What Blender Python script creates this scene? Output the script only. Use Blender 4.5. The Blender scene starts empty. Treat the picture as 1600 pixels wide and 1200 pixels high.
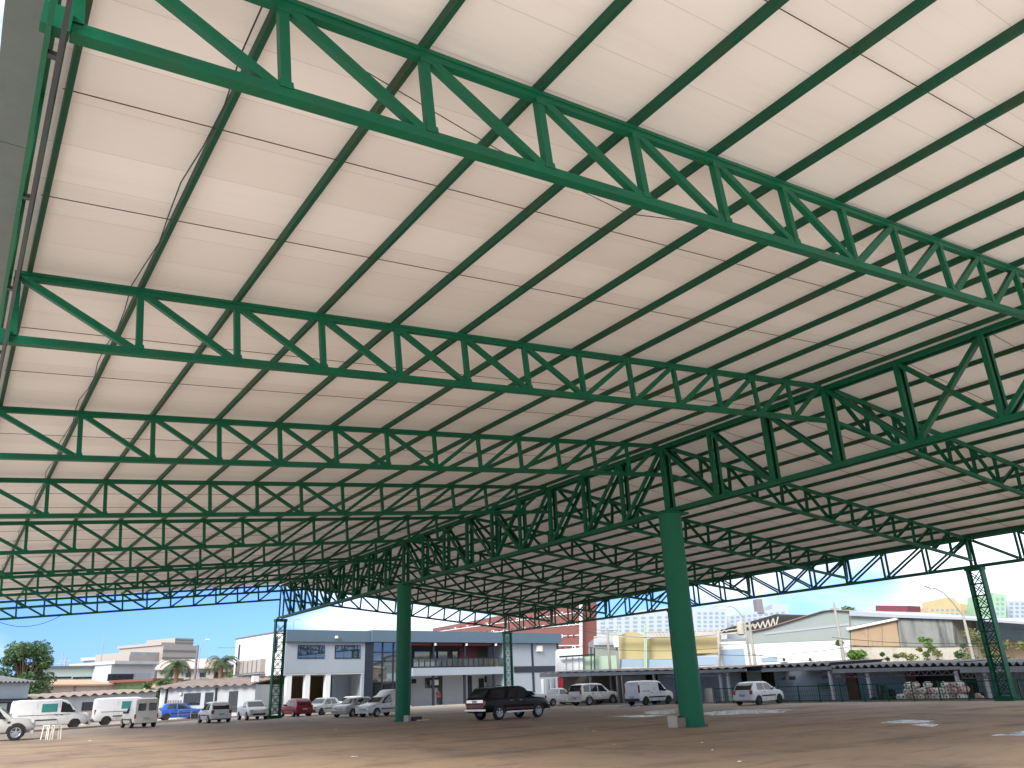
import bpy, math, random
from mathutils import Vector, Matrix
R = math.radians
random.seed(7)
scene = bpy.context.scene
COL = scene.collection

# ------------------------------------------------------------------ camera (surveyed from the photograph)
F_PX, YAW, PITCH, ROLL = 1229.96, R(34.9566), R(21.1583), R(-2.2765)
CAM = Vector((-23.7718, -6.8997, 1.5820))
cy, sy, cp, sp, cr, sr = math.cos(YAW), math.sin(YAW), math.cos(PITCH), math.sin(PITCH), math.cos(ROLL), math.sin(ROLL)
FW = Vector((sy * cp, cy * cp, sp)); RT = Vector((cy, -sy, 0)); UPV = RT.cross(FW)
RT2 = cr * RT + sr * UPV; UP2 = -sr * RT + cr * UPV
cam = bpy.data.cameras.new('camera'); cam_o = bpy.data.objects.new('camera', cam); COL.objects.link(cam_o)
cam.sensor_width = 36; cam.lens = F_PX / 1600 * 36; cam.clip_end = 3000; cam.clip_start = 0.1
cam_o.matrix_world = Matrix(((RT2.x, UP2.x, -FW.x, CAM.x), (RT2.y, UP2.y, -FW.y, CAM.y), (RT2.z, UP2.z, -FW.z, CAM.z), (0, 0, 0, 1)))
scene.camera = cam_o

def ray(u, v):
    return RT2 * ((u - 800) / F_PX) - UP2 * ((v - 600) / F_PX) + FW
def ground_at(u, v, z=0.0):
    d = ray(u, v); return CAM + d * ((z - CAM.z) / d.z)
class Wall:
    """A vertical survey plane: p = point (x, y), n = horizontal normal facing the camera."""
    def __init__(s, p, n):
        s.p = Vector((p[0], p[1], 0)); s.n = Vector((n[0], n[1], 0)).normalized(); s.t = Vector((-s.n.y, s.n.x, 0))
    def at(s, u, v, off=0.0):
        d = ray(u, v); k = (s.p + s.n * off - CAM).dot(s.n) / d.dot(s.n); return CAM + d * k
def wall_line(a, b):
    a = Vector(a); b = Vector(b); d = b - a; n = (d.y, -d.x)
    if (Vector((CAM.x, CAM.y)) - a).dot(Vector(n)) < 0: n = (-n[0], -n[1])
    return Wall(a, n)
def wall_depth(depth):
    f = Vector((sy, cy)); p = Vector((CAM.x, CAM.y)) + f * depth
    return Wall(p, (-f.x, -f.y))

# ------------------------------------------------------------------ materials
def lin(r, g, b):
    f = lambda c: (c / 255 / 12.92 if c <= 10 else ((c / 255 + .055) / 1.055) ** 2.4)
    return (f(r), f(g), f(b), 1)
def mat(name, col, rough=.6, metal=0., coat=0., var=.12, scale=3., bump=0., spec=.5, dirt=None, dirt_amt=.5, dirt_scale=.7, streak=0.):
    m = bpy.data.materials.new(name); m.use_nodes = True; nt = m.node_tree; b = nt.nodes['Principled BSDF']
    c = tuple(col) + (1,) if len(col) == 3 else col
    b.inputs['Roughness'].default_value = rough; b.inputs['Metallic'].default_value = metal
    b.inputs['Coat Weight'].default_value = coat; b.inputs['Specular IOR Level'].default_value = spec
    tc = nt.nodes.new('ShaderNodeTexCoord'); n = nt.nodes.new('ShaderNodeTexNoise')
    n.inputs['Scale'].default_value = scale; n.inputs['Detail'].default_value = 6; n.inputs['Roughness'].default_value = .65
    nt.links.new(tc.outputs['Object'], n.inputs['Vector'])
    mx = nt.nodes.new('ShaderNodeMix'); mx.data_type = 'RGBA'
    mx.inputs['A'].default_value = tuple(x * (1 - var) for x in c[:3]) + (1,)
    mx.inputs['B'].default_value = tuple(min(1, x * (1 + var)) for x in c[:3]) + (1,)
    nt.links.new(n.outputs['Fac'], mx.inputs['Factor']); out = mx.outputs['Result']
    if dirt:
        n2 = nt.nodes.new('ShaderNodeTexNoise'); n2.inputs['Scale'].default_value = dirt_scale; n2.inputs['Detail'].default_value = 8
        n2.inputs['Roughness'].default_value = .7
        if streak:
            mp2 = nt.nodes.new('ShaderNodeMapping'); mp2.inputs['Scale'].default_value = (1, 1, streak); nt.links.new(tc.outputs['Object'], mp2.inputs['Vector']); nt.links.new(mp2.outputs[0], n2.inputs['Vector'])
        else: nt.links.new(tc.outputs['Object'], n2.inputs['Vector'])
        rp = nt.nodes.new('ShaderNodeMapRange'); rp.inputs['From Min'].default_value = .5; rp.inputs['From Max'].default_value = .72
        rp.inputs['To Max'].default_value = dirt_amt
        nt.links.new(n2.outputs['Fac'], rp.inputs['Value'])
        m2 = nt.nodes.new('ShaderNodeMix'); m2.data_type = 'RGBA'; m2.inputs['B'].default_value = tuple(dirt) + (1,)
        nt.links.new(out, m2.inputs['A']); nt.links.new(rp.outputs['Result'], m2.inputs['Factor']); out = m2.outputs['Result']
    nt.links.new(out, b.inputs['Base Color'])
    if bump:
        bp = nt.nodes.new('ShaderNodeBump'); bp.inputs['Strength'].default_value = bump
        nt.links.new(n.outputs['Fac'], bp.inputs['Height']); nt.links.new(bp.outputs['Normal'], b.inputs['Normal'])
    return m

M = {}
M['green'] = mat('green_steel_paint', (.003, .098, .047), .46, var=.3, scale=1.3, spec=.22, dirt=(.03, .075, .035), dirt_amt=.5, dirt_scale=.9)
M['green_col'] = mat('green_column_paint', (.004, .135, .064), .55, var=.12, scale=1.0, dirt=(.02, .08, .045), dirt_amt=.5, spec=.3)
M['purlin'] = mat('weathered_green_purlin_paint', (.008, .068, .036), .55, var=.3, scale=1.1, spec=.2, dirt=(.07, .05, .025), dirt_amt=.6, dirt_scale=.6)
M['gutter'] = mat('weathered_galvanised_gutter', (.10, .125, .12), .6, metal=.1, var=.2, scale=2.5, dirt=(.07, .1, .09), dirt_amt=.6, dirt_scale=1.5)
M['dark_steel'] = mat('dark_steel', (.02, .025, .03), .5)
M['rod'] = mat('rusty_rod', (.05, .028, .02), .7)
M['cable'] = mat('black_cable', (.02, .02, .02), .6)
M['concrete'] = mat('concrete', (.32, .29, .25), .85, var=.2, scale=4, dirt=(.12, .09, .07))
M['pale_concrete'] = mat('pale_concrete', (.45, .42, .36), .85, var=.15, scale=3, dirt=(.2, .16, .12))
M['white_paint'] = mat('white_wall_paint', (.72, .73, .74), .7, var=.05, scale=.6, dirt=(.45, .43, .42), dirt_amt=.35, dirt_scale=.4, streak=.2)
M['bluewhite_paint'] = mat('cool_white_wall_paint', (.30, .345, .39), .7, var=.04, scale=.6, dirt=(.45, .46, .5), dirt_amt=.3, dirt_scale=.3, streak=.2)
M['grey_paint'] = mat('light_grey_wall_paint', (.42, .44, .46), .75, var=.06, scale=.7, dirt=(.25, .25, .25), dirt_amt=.4, dirt_scale=.5, streak=.2)
M['fascia'] = mat('slate_blue_fascia', (.085, .135, .18), .5, var=.08, scale=.5)
M['navy'] = mat('dark_navy_trim', (.012, .017, .03), .4)
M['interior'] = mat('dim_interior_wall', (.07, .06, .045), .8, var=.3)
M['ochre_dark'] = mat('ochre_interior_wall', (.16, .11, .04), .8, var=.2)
M['brick_red'] = mat('red_render', (.19, .07, .056), .8, var=.12, scale=.25, dirt=(.2, .1, .085), dirt_amt=.4, dirt_scale=.15)
M['yellow'] = mat('yellow_wall_paint', (.40, .33, .16), .8, var=.06, scale=.3, dirt=(.42, .34, .18), dirt_amt=.4, dirt_scale=.2)
M['tan'] = mat('tan_render', (.36, .26, .17), .85, var=.15, scale=.5, dirt=(.10, .08, .06), dirt_amt=.8, dirt_scale=.8, streak=.3)
M['stained'] = mat('stained_concrete', (.22, .23, .22), .9, var=.3, scale=.6, dirt=(.03, .033, .033), dirt_amt=.9, dirt_scale=.9, streak=.16)
M['sage'] = mat('pale_sage_cladding', (.26, .30, .29), .6, var=.05, scale=.4)
M['sage_wall'] = mat('pale_green_render', (.42, .5, .44), .8, var=.08)
M['mint'] = mat('mint_render', (.34, .44, .34), .8, var=.06)
M['pink'] = mat('pinkish_render', (.5, .4, .36), .85, var=.12, dirt=(.25, .18, .15))
M['orange_roof'] = mat('clay_roof', (.42, .27, .17), .85, var=.2, scale=2)
M['brown_roof'] = mat('weathered_fibre_cement', (.24, .185, .16), .85, var=.25, scale=1.6, dirt=(.1, .08, .07), dirt_amt=.7)
M['grey_roof'] = mat('dark_fibre_cement', (.13, .13, .13), .85, var=.3, scale=1.5, dirt=(.05, .05, .05), dirt_amt=.7)
M['metal_roof'] = mat('pale_metal_roof', (.4, .44, .47), .45, metal=.3, var=.08)
M['maroon'] = mat('maroon_sheet', (.17, .035, .05), .6)
M['blue_sheet'] = mat('pale_blue_sheet', (.25, .34, .44), .55, var=.06)
M['beige'] = mat('beige_render', (.33, .30, .275), .8, var=.06)
M['stripe'] = mat('grey_stripe', (.17, .16, .17), .8)
M['apt_white'] = mat('far_white_render', (.36, .40, .44), .8, var=.03)
M['apt_yellow'] = mat('far_yellow_render', (.42, .34, .19), .8, var=.05)
M['apt_green'] = mat('far_green_render', (.27, .42, .28), .8, var=.05)
M['window_far'] = mat('far_window_glass', (.2, .27, .34), .3)
M['window_dark'] = mat('dark_window_glass', (.018, .022, .028), .06, spec=.6, var=.02)
M['mirror_glass'] = mat('reflective_glazing', (.20, .22, .24), .03, metal=.9, var=.02)
M['red_paint'] = mat('red_wall_paint', (.55, .03, .03), .6)
M['shirt'] = mat('red_shirt', (.35, .04, .05), .8); M['jeans'] = mat('dark_trousers', (.03, .04, .07), .85)
M['skin'] = mat('skin', (.32, .17, .11), .6); M['hair'] = mat('dark_hair', (.015, .012, .01), .7)
M['wood'] = mat('wooden_door', (.2, .06, .03), .6, var=.25)
M['galv'] = mat('grey_steel', (.3, .31, .32), .5, metal=.3)
M['pole'] = mat('concrete_pole', (.34, .32, .29), .85, var=.12)
M['bark'] = mat('bark', (.13, .09, .06), .9, var=.3, scale=5)
M['palm_bark'] = mat('palm_bark', (.24, .15, .09), .9, var=.35, scale=6)
M['plastic_white'] = mat('white_plastic', (.78, .74, .66), .45)
M['paper'] = mat('paper_litter', (.75, .72, .68), .8)
M['plate'] = mat('licence_plate_paint', (.38, .4, .4), .5)
M['tyre'] = mat('tyre_rubber', (.018, .017, .016), .8, var=.2)
M['rim'] = mat('alloy_rim', (.42, .43, .45), .35, metal=.7)
M['black_rim'] = mat('dark_wheel_rim', (.03, .03, .03), .5)
M['black_plastic'] = mat('black_plastic_trim', (.02, .02, .022), .6)
M['taillight'] = mat('red_tail_lens', (.4, .012, .015), .15)
M['headlight'] = mat('clear_headlight_lens', (.6, .63, .65), .08, spec=.8)
M['teal_glass'] = mat('teal_tinted_glass', (.05, .26, .24), .08, spec=.7)
M['chrome'] = mat('polished_chrome', (.7, .7, .7), .15, metal=1.)
def paint(name, c, rough=.32, dirt=(.30, .2, .14), amt=.3): return mat(name, c, rough, coat=.25, spec=.35, var=.02, scale=1, dirt=dirt, dirt_amt=amt, dirt_scale=1.6)
M['car_white'] = paint('white_car_paint', (.74, .75, .76)); M['car_dirty_white'] = paint('dusty_white_car_paint', (.66, .64, .6), amt=.6)
M['car_cream'] = paint('off_white_van_paint', (.62, .6, .54)); M['car_silver'] = paint('silver_car_paint', (.52, .53, .52))
M['car_black'] = paint('black_car_paint', (.005, .004, .004), .35, dirt=(.022, .012, .01), amt=.4); M['car_black'].node_tree.nodes['Principled BSDF'].inputs['Coat Weight'].default_value = .08; M['car_black'].node_tree.nodes['Principled BSDF'].inputs['Specular IOR Level'].default_value = .2; M['car_red'] = paint('red_car_paint', (.27, .012, .02), amt=.15)
M['car_blue'] = paint('blue_car_paint', (.02, .10, .42), amt=.2)
M['maroon_paint'] = paint('maroon_car_paint', (.09, .012, .016), .25, amt=.2)

def leafmat(name, c, c2):
    m = bpy.data.materials.new(name); m.use_nodes = True; nt = m.node_tree; b = nt.nodes['Principled BSDF']
    oi = nt.nodes.new('ShaderNodeTexCoord'); n = nt.nodes.new('ShaderNodeTexNoise'); n.inputs['Scale'].default_value = 1.3; n.inputs['Detail'].default_value = 4
    mx = nt.nodes.new('ShaderNodeMix'); mx.data_type = 'RGBA'; mx.inputs['A'].default_value = c + (1,); mx.inputs['B'].default_value = c2 + (1,)
    rp = nt.nodes.new('ShaderNodeMapRange'); rp.inputs['From Min'].default_value = .35; rp.inputs['From Max'].default_value = .65
    nt.links.new(oi.outputs['Object'], n.inputs['Vector']); nt.links.new(n.outputs['Fac'], rp.inputs['Value']); nt.links.new(rp.outputs['Result'], mx.inputs['Factor'])
    nt.links.new(mx.outputs['Result'], b.inputs['Base Color']); b.inputs['Roughness'].default_value = .55
    tr = nt.nodes.new('ShaderNodeBsdfTranslucent'); nt.links.new(mx.outputs['Result'], tr.inputs['Color'])
    ms = nt.nodes.new('ShaderNodeMixShader'); ms.inputs[0].default_value = .3; o = nt.nodes['Material Output']
    nt.links.new(b.outputs[0], ms.inputs[1]); nt.links.new(tr.outputs[0], ms.inputs[2]); nt.links.new(ms.outputs[0], o.inputs['Surface'])
    return m
M['leaf'] = leafmat('tree_leaves', (.045, .10, .04), (.11, .19, .075)); M['leaf_bright'] = leafmat('bright_leaves', (.07, .17, .03), (.16, .27, .05))
M['leaf_dry'] = leafmat('dry_weeds', (.10, .15, .04), (.24, .23, .09)); M['leaf_palm'] = leafmat('palm_leaves', (.04, .09, .035), (.10, .14, .06))

def ceiling_mat():
    m = bpy.data.materials.new('cream_roof_liner'); m.use_nodes = True; nt = m.node_tree; b = nt.nodes['Principled BSDF']; L = nt.links.new
    tc = nt.nodes.new('ShaderNodeTexCoord'); sx = nt.nodes.new('ShaderNodeSeparateXYZ'); L(tc.outputs['Object'], sx.inputs[0])
    def math_(op, a, bb=None):
        k = nt.nodes.new('ShaderNodeMath'); k.operation = op
        for i, x in enumerate((a, bb)):
            if x is None: continue
            if isinstance(x, (int, float)): k.inputs[i].default_value = x
            else: L(x, k.inputs[i])
        return k.outputs[0]
    fr = math_('FRACT', math_('MULTIPLY', sx.outputs['Y'], 1.0)); seam = math_('LESS_THAN', fr, .012)
    fr2 = math_('FRACT', math_('MULTIPLY', sx.outputs['Y'], 3.0)); rib = math_('LESS_THAN', fr2, .02)
    n = nt.nodes.new('ShaderNodeTexNoise'); n.inputs['Scale'].default_value = .35; n.inputs['Detail'].default_value = 5; L(tc.outputs['Object'], n.inputs['Vector'])
    mx = nt.nodes.new('ShaderNodeMix'); mx.data_type = 'RGBA'; mx.inputs['A'].default_value = (.76, .73, .71, 1); mx.inputs['B'].default_value = (.84, .815, .80, 1)
    L(n.outputs['Fac'], mx.inputs['Factor'])
    m2 = nt.nodes.new('ShaderNodeMix'); m2.data_type = 'RGBA'; m2.inputs['B'].default_value = (.30, .27, .25, 1); L(mx.outputs['Result'], m2.inputs['A'])
    L(math_('MULTIPLY', seam, .5), m2.inputs['Factor'])
    m3 = nt.nodes.new('ShaderNodeMix'); m3.data_type = 'RGBA'; m3.inputs['B'].default_value = (.5, .48, .46, 1); L(m2.outputs['Result'], m3.inputs['A'])
    L(math_('MULTIPLY', rib, .18), m3.inputs['Factor'])
    wn = nt.nodes.new('ShaderNodeTexWhiteNoise'); wn.noise_dimensions = '1D'; L(math_('FLOOR', sx.outputs['Y']), wn.inputs['W'])
    mp = nt.nodes.new('ShaderNodeMapping'); mp.inputs['Scale'].default_value = (.12, 1.6, .12); L(tc.outputs['Object'], mp.inputs['Vector'])
    st = nt.nodes.new('ShaderNodeTexNoise'); st.inputs['Scale'].default_value = 1.0; st.inputs['Detail'].default_value = 7; st.inputs['Roughness'].default_value = .7; L(mp.outputs[0], st.inputs['Vector'])
    mr = nt.nodes.new('ShaderNodeMapRange'); mr.inputs['From Min'].default_value = .5; mr.inputs['From Max'].default_value = .78; mr.inputs['To Max'].default_value = .30; L(st.outputs['Fac'], mr.inputs['Value'])
    m4 = nt.nodes.new('ShaderNodeMix'); m4.data_type = 'RGBA'; m4.inputs['B'].default_value = (.58, .50, .44, 1); L(m3.outputs['Result'], m4.inputs['A']); L(mr.outputs['Result'], m4.inputs['Factor'])
    m5 = nt.nodes.new('ShaderNodeMix'); m5.data_type = 'RGBA'; m5.blend_type = 'MULTIPLY'; m5.inputs['B'].default_value = (.90, .885, .875, 1); L(m4.outputs['Result'], m5.inputs['A']); L(math_('MULTIPLY', wn.outputs['Value'], .9), m5.inputs['Factor'])
    L(m5.outputs['Result'], b.inputs['Base Color'])
    b.inputs['Roughness'].default_value = .36
    tr = nt.nodes.new('ShaderNodeBsdfTranslucent'); tr.inputs['Color'].default_value = (.93, .86, .80, 1)  # translucency added so sunlight through the sheet lifts a too dark underside
    ms = nt.nodes.new('ShaderNodeMixShader'); ms.inputs[0].default_value = .17; L(b.outputs[0], ms.inputs[1]); L(tr.outputs[0], ms.inputs[2]); L(ms.outputs[0], nt.nodes['Material Output'].inputs['Surface'])
    return m
M['liner'] = ceiling_mat()

def ground_mat():
    m = bpy.data.materials.new('worn_dusty_asphalt'); m.use_nodes = True; nt = m.node_tree; b = nt.nodes['Principled BSDF']; L = nt.links.new
    tc = nt.nodes.new('ShaderNodeTexCoord')
    def noise(scale, detail=6, rough=.6, sc=(1, 1, 1), rot=0.):
        mp = nt.nodes.new('ShaderNodeMapping'); mp.inputs['Scale'].default_value = sc; mp.inputs['Rotation'].default_value = (0, 0, rot); L(tc.outputs['Object'], mp.inputs['Vector'])
        n = nt.nodes.new('ShaderNodeTexNoise'); n.inputs['Scale'].default_value = scale; n.inputs['Detail'].default_value = detail; n.inputs['Roughness'].default_value = rough
        L(mp.outputs[0], n.inputs['Vector']); return n.outputs['Fac']
    def ramp(v, a, bb, to=1.):
        r = nt.nodes.new('ShaderNodeMapRange'); r.inputs['From Min'].default_value = a; r.inputs['From Max'].default_value = bb; r.inputs['To Max'].default_value = to; L(v, r.inputs['Value']); return r.outputs['Result']
    def mix(a, bb, f):
        k = nt.nodes.new('ShaderNodeMix'); k.data_type = 'RGBA'
        for s, x in (('A', a), ('B', bb)):
            if isinstance(x, tuple): k.inputs[s].default_value = x + (1,)
            else: L(x, k.inputs[s])
        L(f, k.inputs['Factor']); return k.outputs['Result']
    base = mix((.345, .258, .19), (.455, .325, .222), ramp(noise(.16, 8, .65), .4, .62))
    c = mix(base, (.215, .165, .13), ramp(noise(.3, 9, .72, (1, .45, 1), R(-35)), .52, .64, .8))
    c = mix(c, (.095, .075, .063), ramp(noise(.55, 7, .7, (.28, 1.1, 1), R(-33)), .60, .69, .8))
    c = mix(c, (.50, .39, .29), ramp(noise(.9, 6, .7, (.5, 1, 1), .4), .63, .75, .45))
    c = mix(c, (.05, .042, .038), ramp(noise(2.6, 5, .6), .70, .78, .6))
    c = mix(c, (.15, .116, .094), ramp(noise(1.1, 9, .78, (.35, 1.3, 1), R(-30)), .54, .66, .75))
    c = mix(c, (.50, .40, .29), ramp(noise(1.7, 7, .75, (.4, 1.2, 1), R(-20)), .58, .70, .55))
    wv = nt.nodes.new('ShaderNodeTexWave'); wv.wave_type = 'RINGS'; wv.inputs['Scale'].default_value = .055; wv.inputs['Distortion'].default_value = 5.0; wv.inputs['Detail'].default_value = 3; wv.inputs['Detail Scale'].default_value = .35
    mpw = nt.nodes.new('ShaderNodeMapping'); mpw.inputs['Location'].default_value = (18, -9, 0); L(tc.outputs['Object'], mpw.inputs['Vector']); L(mpw.outputs[0], wv.inputs['Vector'])
    trk = nt.nodes.new('ShaderNodeMath'); trk.operation = 'MULTIPLY'; L(ramp(wv.outputs['Fac'], .90, .985), trk.inputs[0]); L(ramp(noise(.4, 5), .40, .58), trk.inputs[1])
    c = mix(c, (.12, .094, .076), ramp(trk.outputs[0], 0, 1, .5))
    c = mix(c, (.20, .16, .125), ramp(noise(22, 4, .7), .58, .72, .5))
    # the asphalt turns greyer towards larger x and y
    sx = nt.nodes.new('ShaderNodeSeparateXYZ'); L(tc.outputs['Object'], sx.inputs[0])
    wob = nt.nodes.new('ShaderNodeMath'); wob.operation = 'MULTIPLY_ADD'; wob.inputs[1].default_value = 40; L(noise(.05, 4), wob.inputs[0]); L(sx.outputs['Y'], wob.inputs[2])
    xx = nt.nodes.new('ShaderNodeMath'); xx.operation = 'MULTIPLY_ADD'; xx.inputs[1].default_value = .6; L(sx.outputs['X'], xx.inputs[0]); L(wob.outputs[0], xx.inputs[2])
    c = mix(c, mix((.23, .19, .165), (.30, .25, .22), noise(.8, 6)), ramp(xx.outputs[0], 40, 66, .75))
    # unseen ground past the left eave, bleached to bounce light onto the ceiling
    bounce_yard = nt.nodes.new('ShaderNodeMath'); bounce_yard.operation = 'MULTIPLY'; bounce_yard.inputs[1].default_value = -1; L(sx.outputs['X'], bounce_yard.inputs[0])
    c = mix(c, (.72, .64, .57), ramp(bounce_yard.outputs[0], 22.8, 24.2, .95))
    back = nt.nodes.new('ShaderNodeMath'); back.operation = 'MULTIPLY'; back.inputs[1].default_value = -1; L(sx.outputs['Y'], back.inputs[0])  # unseen ground behind the camera, also made pale to throw light upward
    c = mix(c, (.72, .64, .57), ramp(back.outputs[0], 1.6, 3.6, .95))
    L(c, b.inputs['Base Color'])
    rr = ramp(noise(.35, 6, .7, (.4, 1, 1), R(-33)), .35, .7); r2 = nt.nodes.new('ShaderNodeMapRange'); r2.inputs['To Min'].default_value = .95; r2.inputs['To Max'].default_value = .6; L(rr, r2.inputs['Value']); L(r2.outputs['Result'], b.inputs['Roughness'])
    b.inputs['Specular IOR Level'].default_value = .25
    bp = nt.nodes.new('ShaderNodeBump'); bp.inputs['Strength'].default_value = .35; bp.inputs['Distance'].default_value = .02; L(noise(14, 6, .7), bp.inputs['Height']); L(bp.outputs['Normal'], b.inputs['Normal'])
    return m
M['ground'] = ground_mat()
m = bpy.data.materials.new('puddle_painted_sky'); m.use_nodes = True; b = m.node_tree.nodes['Principled BSDF']
b.inputs['Base Color'].default_value = (.66, .69, .72, 1); b.inputs['Roughness'].default_value = .06; b.inputs['IOR'].default_value = 1.4; nt_ = m.node_tree  # pale base colour stands in for sky reflected in the water
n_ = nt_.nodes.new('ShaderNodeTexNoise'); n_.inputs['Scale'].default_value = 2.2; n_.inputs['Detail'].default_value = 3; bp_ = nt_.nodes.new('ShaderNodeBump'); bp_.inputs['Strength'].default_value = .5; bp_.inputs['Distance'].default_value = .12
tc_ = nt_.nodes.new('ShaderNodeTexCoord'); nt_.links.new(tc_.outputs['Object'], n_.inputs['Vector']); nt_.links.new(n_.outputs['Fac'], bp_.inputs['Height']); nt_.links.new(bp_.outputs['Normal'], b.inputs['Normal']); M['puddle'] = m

# ------------------------------------------------------------------ mesh building
class MB:
    def __init__(s): s.v = []; s.f = []
    def add(s, vs, fs):
        o = len(s.v); s.v += [tuple(x) for x in vs]; s.f += [tuple(i + o for i in f) for f in fs]
    def box(s, a, b):
        (x0, y0, z0), (x1, y1, z1) = a, b
        x0, x1 = min(x0, x1), max(x0, x1); y0, y1 = min(y0, y1), max(y0, y1); z0, z1 = min(z0, z1), max(z0, z1)
        s.add([(x0, y0, z0), (x1, y0, z0), (x1, y1, z0), (x0, y1, z0), (x0, y0, z1), (x1, y0, z1), (x1, y1, z1), (x0, y1, z1)],
              [(3, 2, 1, 0), (4, 5, 6, 7), (0, 1, 5, 4), (1, 2, 6, 5), (2, 3, 7, 6), (3, 0, 4, 7)])
        return s
    def bar(s, p, q, n, w, d, n0=0., w0=0.):
        """bar p->q; d = size along n (starting offset n0), w = size along axis x n (offset w0), both centred."""
        p = Vector(p); q = Vector(q); a = (q - p).normalized(); n = Vector(n); n = (n - a * n.dot(a)).normalized(); k = a.cross(n)
        vs = []
        for e in (p, q):
            for i, j in ((-1, -1), (1, -1), (1, 1), (-1, 1)): vs.append(e + n * (n0 + i * d / 2) + k * (w0 + j * w / 2))
        s.add(vs, [(0, 3, 2, 1), (4, 5, 6, 7), (0, 1, 5, 4), (1, 2, 6, 5), (2, 3, 7, 6), (3, 0, 4, 7)]); return s
    def chan(s, p, q, n, w, d, t=.012):
        """C channel: web plate faces -n, flanges run towards +n."""
        s.bar(p, q, n, w, t, -d / 2 + t / 2); s.bar(p, q, n, t, d - t, t / 2, w / 2 - t / 2); s.bar(p, q, n, t, d - t, t / 2, -w / 2 + t / 2); return s
    def tube(s, pts, r, seg=8, cap=True):
        pts = [Vector(p) for p in pts]; rs = r if isinstance(r, (list, tuple)) else [r] * len(pts); o = len(s.v); ref = None
        for i, p in enumerate(pts):
            a = (pts[min(i + 1, len(pts) - 1)] - pts[max(i - 1, 0)]).normalized()
            if ref is None: ref = Vector((1, 0, 0)) if abs(a.x) < .9 else Vector((0, 1, 0))
            n = (ref - a * ref.dot(a)).normalized(); ref = n; k = a.cross(n)
            for j in range(seg):
                t = 2 * math.pi * j / seg; s.v.append(tuple(p + (n * math.cos(t) + k * math.sin(t)) * rs[i]))
        for i in range(len(pts) - 1):
            for j in range(seg):
                a0 = o + i * seg + j; a1 = o + i * seg + (j + 1) % seg; s.f.append((a0, a1, a1 + seg, a0 + seg))
        if cap: s.f.append(tuple(o + j for j in reversed(range(seg)))); s.f.append(tuple(o + (len(pts) - 1) * seg + j for j in range(seg)))
        return s
    def prism(s, pts, d):
        """polygon pts (3D) extruded by vector d."""
        n = len(pts); d = Vector(d); vs = [Vector(p) for p in pts] + [Vector(p) + d for p in pts]
        s.add(vs, [tuple(range(n - 1, -1, -1)), tuple(range(n, 2 * n))] + [(i, (i + 1) % n, n + (i + 1) % n, n + i) for i in range(n)]); return s
    def obox(s, o, ax, ay, az):
        """box from corner o along three vectors"""
        o = Vector(o); ax = Vector(ax); ay = Vector(ay); az = Vector(az)
        s.prism([o, o + ax, o + ax + ay, o + ay], az); return s
    def build(s, name, m, parent=None, smooth=False, loc=None, bevel=0.):
        me = bpy.data.meshes.new(name); me.from_pydata(s.v, [], s.f); me.update()
        import bmesh
        bm = bmesh.new(); bm.from_mesh(me); bmesh.ops.recalc_face_normals(bm, faces=bm.faces); bm.to_mesh(me); bm.free()
        me.materials.append(m if not isinstance(m, str) else M[m])
        if smooth:
            for p in me.polygons: p.use_smooth = True
            try: me.set_sharp_from_angle(angle=R(40))
            except Exception: pass
        o = bpy.data.objects.new(name, me); COL.objects.link(o)
        if parent is not None: o.parent = parent
        if loc is not None: o.location = loc
        if bevel:
            bv = o.modifiers.new('bevel', 'BEVEL'); bv.width = bevel; bv.segments = 2; bv.limit_method = 'ANGLE'; bv.angle_limit = R(28)
        return o
def tag(o, label=None, cat=None, group=None, kind=None):
    if label: o['label'] = label
    if cat: o['category'] = cat
    if group: o['group'] = group
    if kind: o['kind'] = kind
    return o
def thing(name, label, cat, loc=(0, 0, 0), rz=0., group=None):
    o = bpy.data.objects.new(name, None); COL.objects.link(o); o.location = loc; o.rotation_euler = (0, 0, rz); o.empty_display_size = .2
    return tag(o, label, cat, group)
def copy_tree(o, parent=None):
    c = o.copy(); COL.objects.link(c)
    if parent is not None: c.parent = parent
    for ch in list(o.children): copy_tree(ch, c)
    return c
def rel(root, p):
    """world point to a thing's local frame (things rotate about z only)"""
    d = Vector(p) - root.location; a = -root.rotation_euler.z
    return Vector((d.x * math.cos(a) - d.y * math.sin(a), d.x * math.sin(a) + d.y * math.cos(a), d.z))
class Site:
    """a building: an Empty at its base; parts are given in world coordinates through a survey Wall"""
    def __init__(s, name, label, cat, base, wall, group=None):
        s.root = thing(name, label, cat, base, 0, group); s.o = Vector(base); s.w = wall
    def poly(s, name, m, px, thick, off=0., parent=None):
        pts = [s.w.at(u, v, off) - s.o for u, v in px]; return MB().prism(pts, s.w.n * -thick).build(name, m, parent or s.root)
    def rect(s, name, m, u0, v0, u1, v1, out=.02, back=.0, parent=None, mb=None):
        """upright box on the wall from pixel corners: sticks out by `out`, goes back by `back`"""
        um, vm = (u0 + u1) / 2, (v0 + v1) / 2; w = s.w
        a = w.at(u0, vm); b = w.at(u1, vm); zt = w.at(um, v0).z; zb = w.at(um, v1).z
        a.z = b.z = zb; o = a + w.n * out - s.o; k = mb or MB()
        k.obox(o, b - a, w.n * -(out + back), (0, 0, zt - zb))
        return k if mb is not None else k.build(name, m, parent or s.root)
    def box(s, name, m, a, b, parent=None): return MB().box(Vector(a) - s.o, Vector(b) - s.o).build(name, m, parent or s.root)
def stand(name, label, cat, base, group=None): return thing(name, label, cat, base, 0, group)

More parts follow.
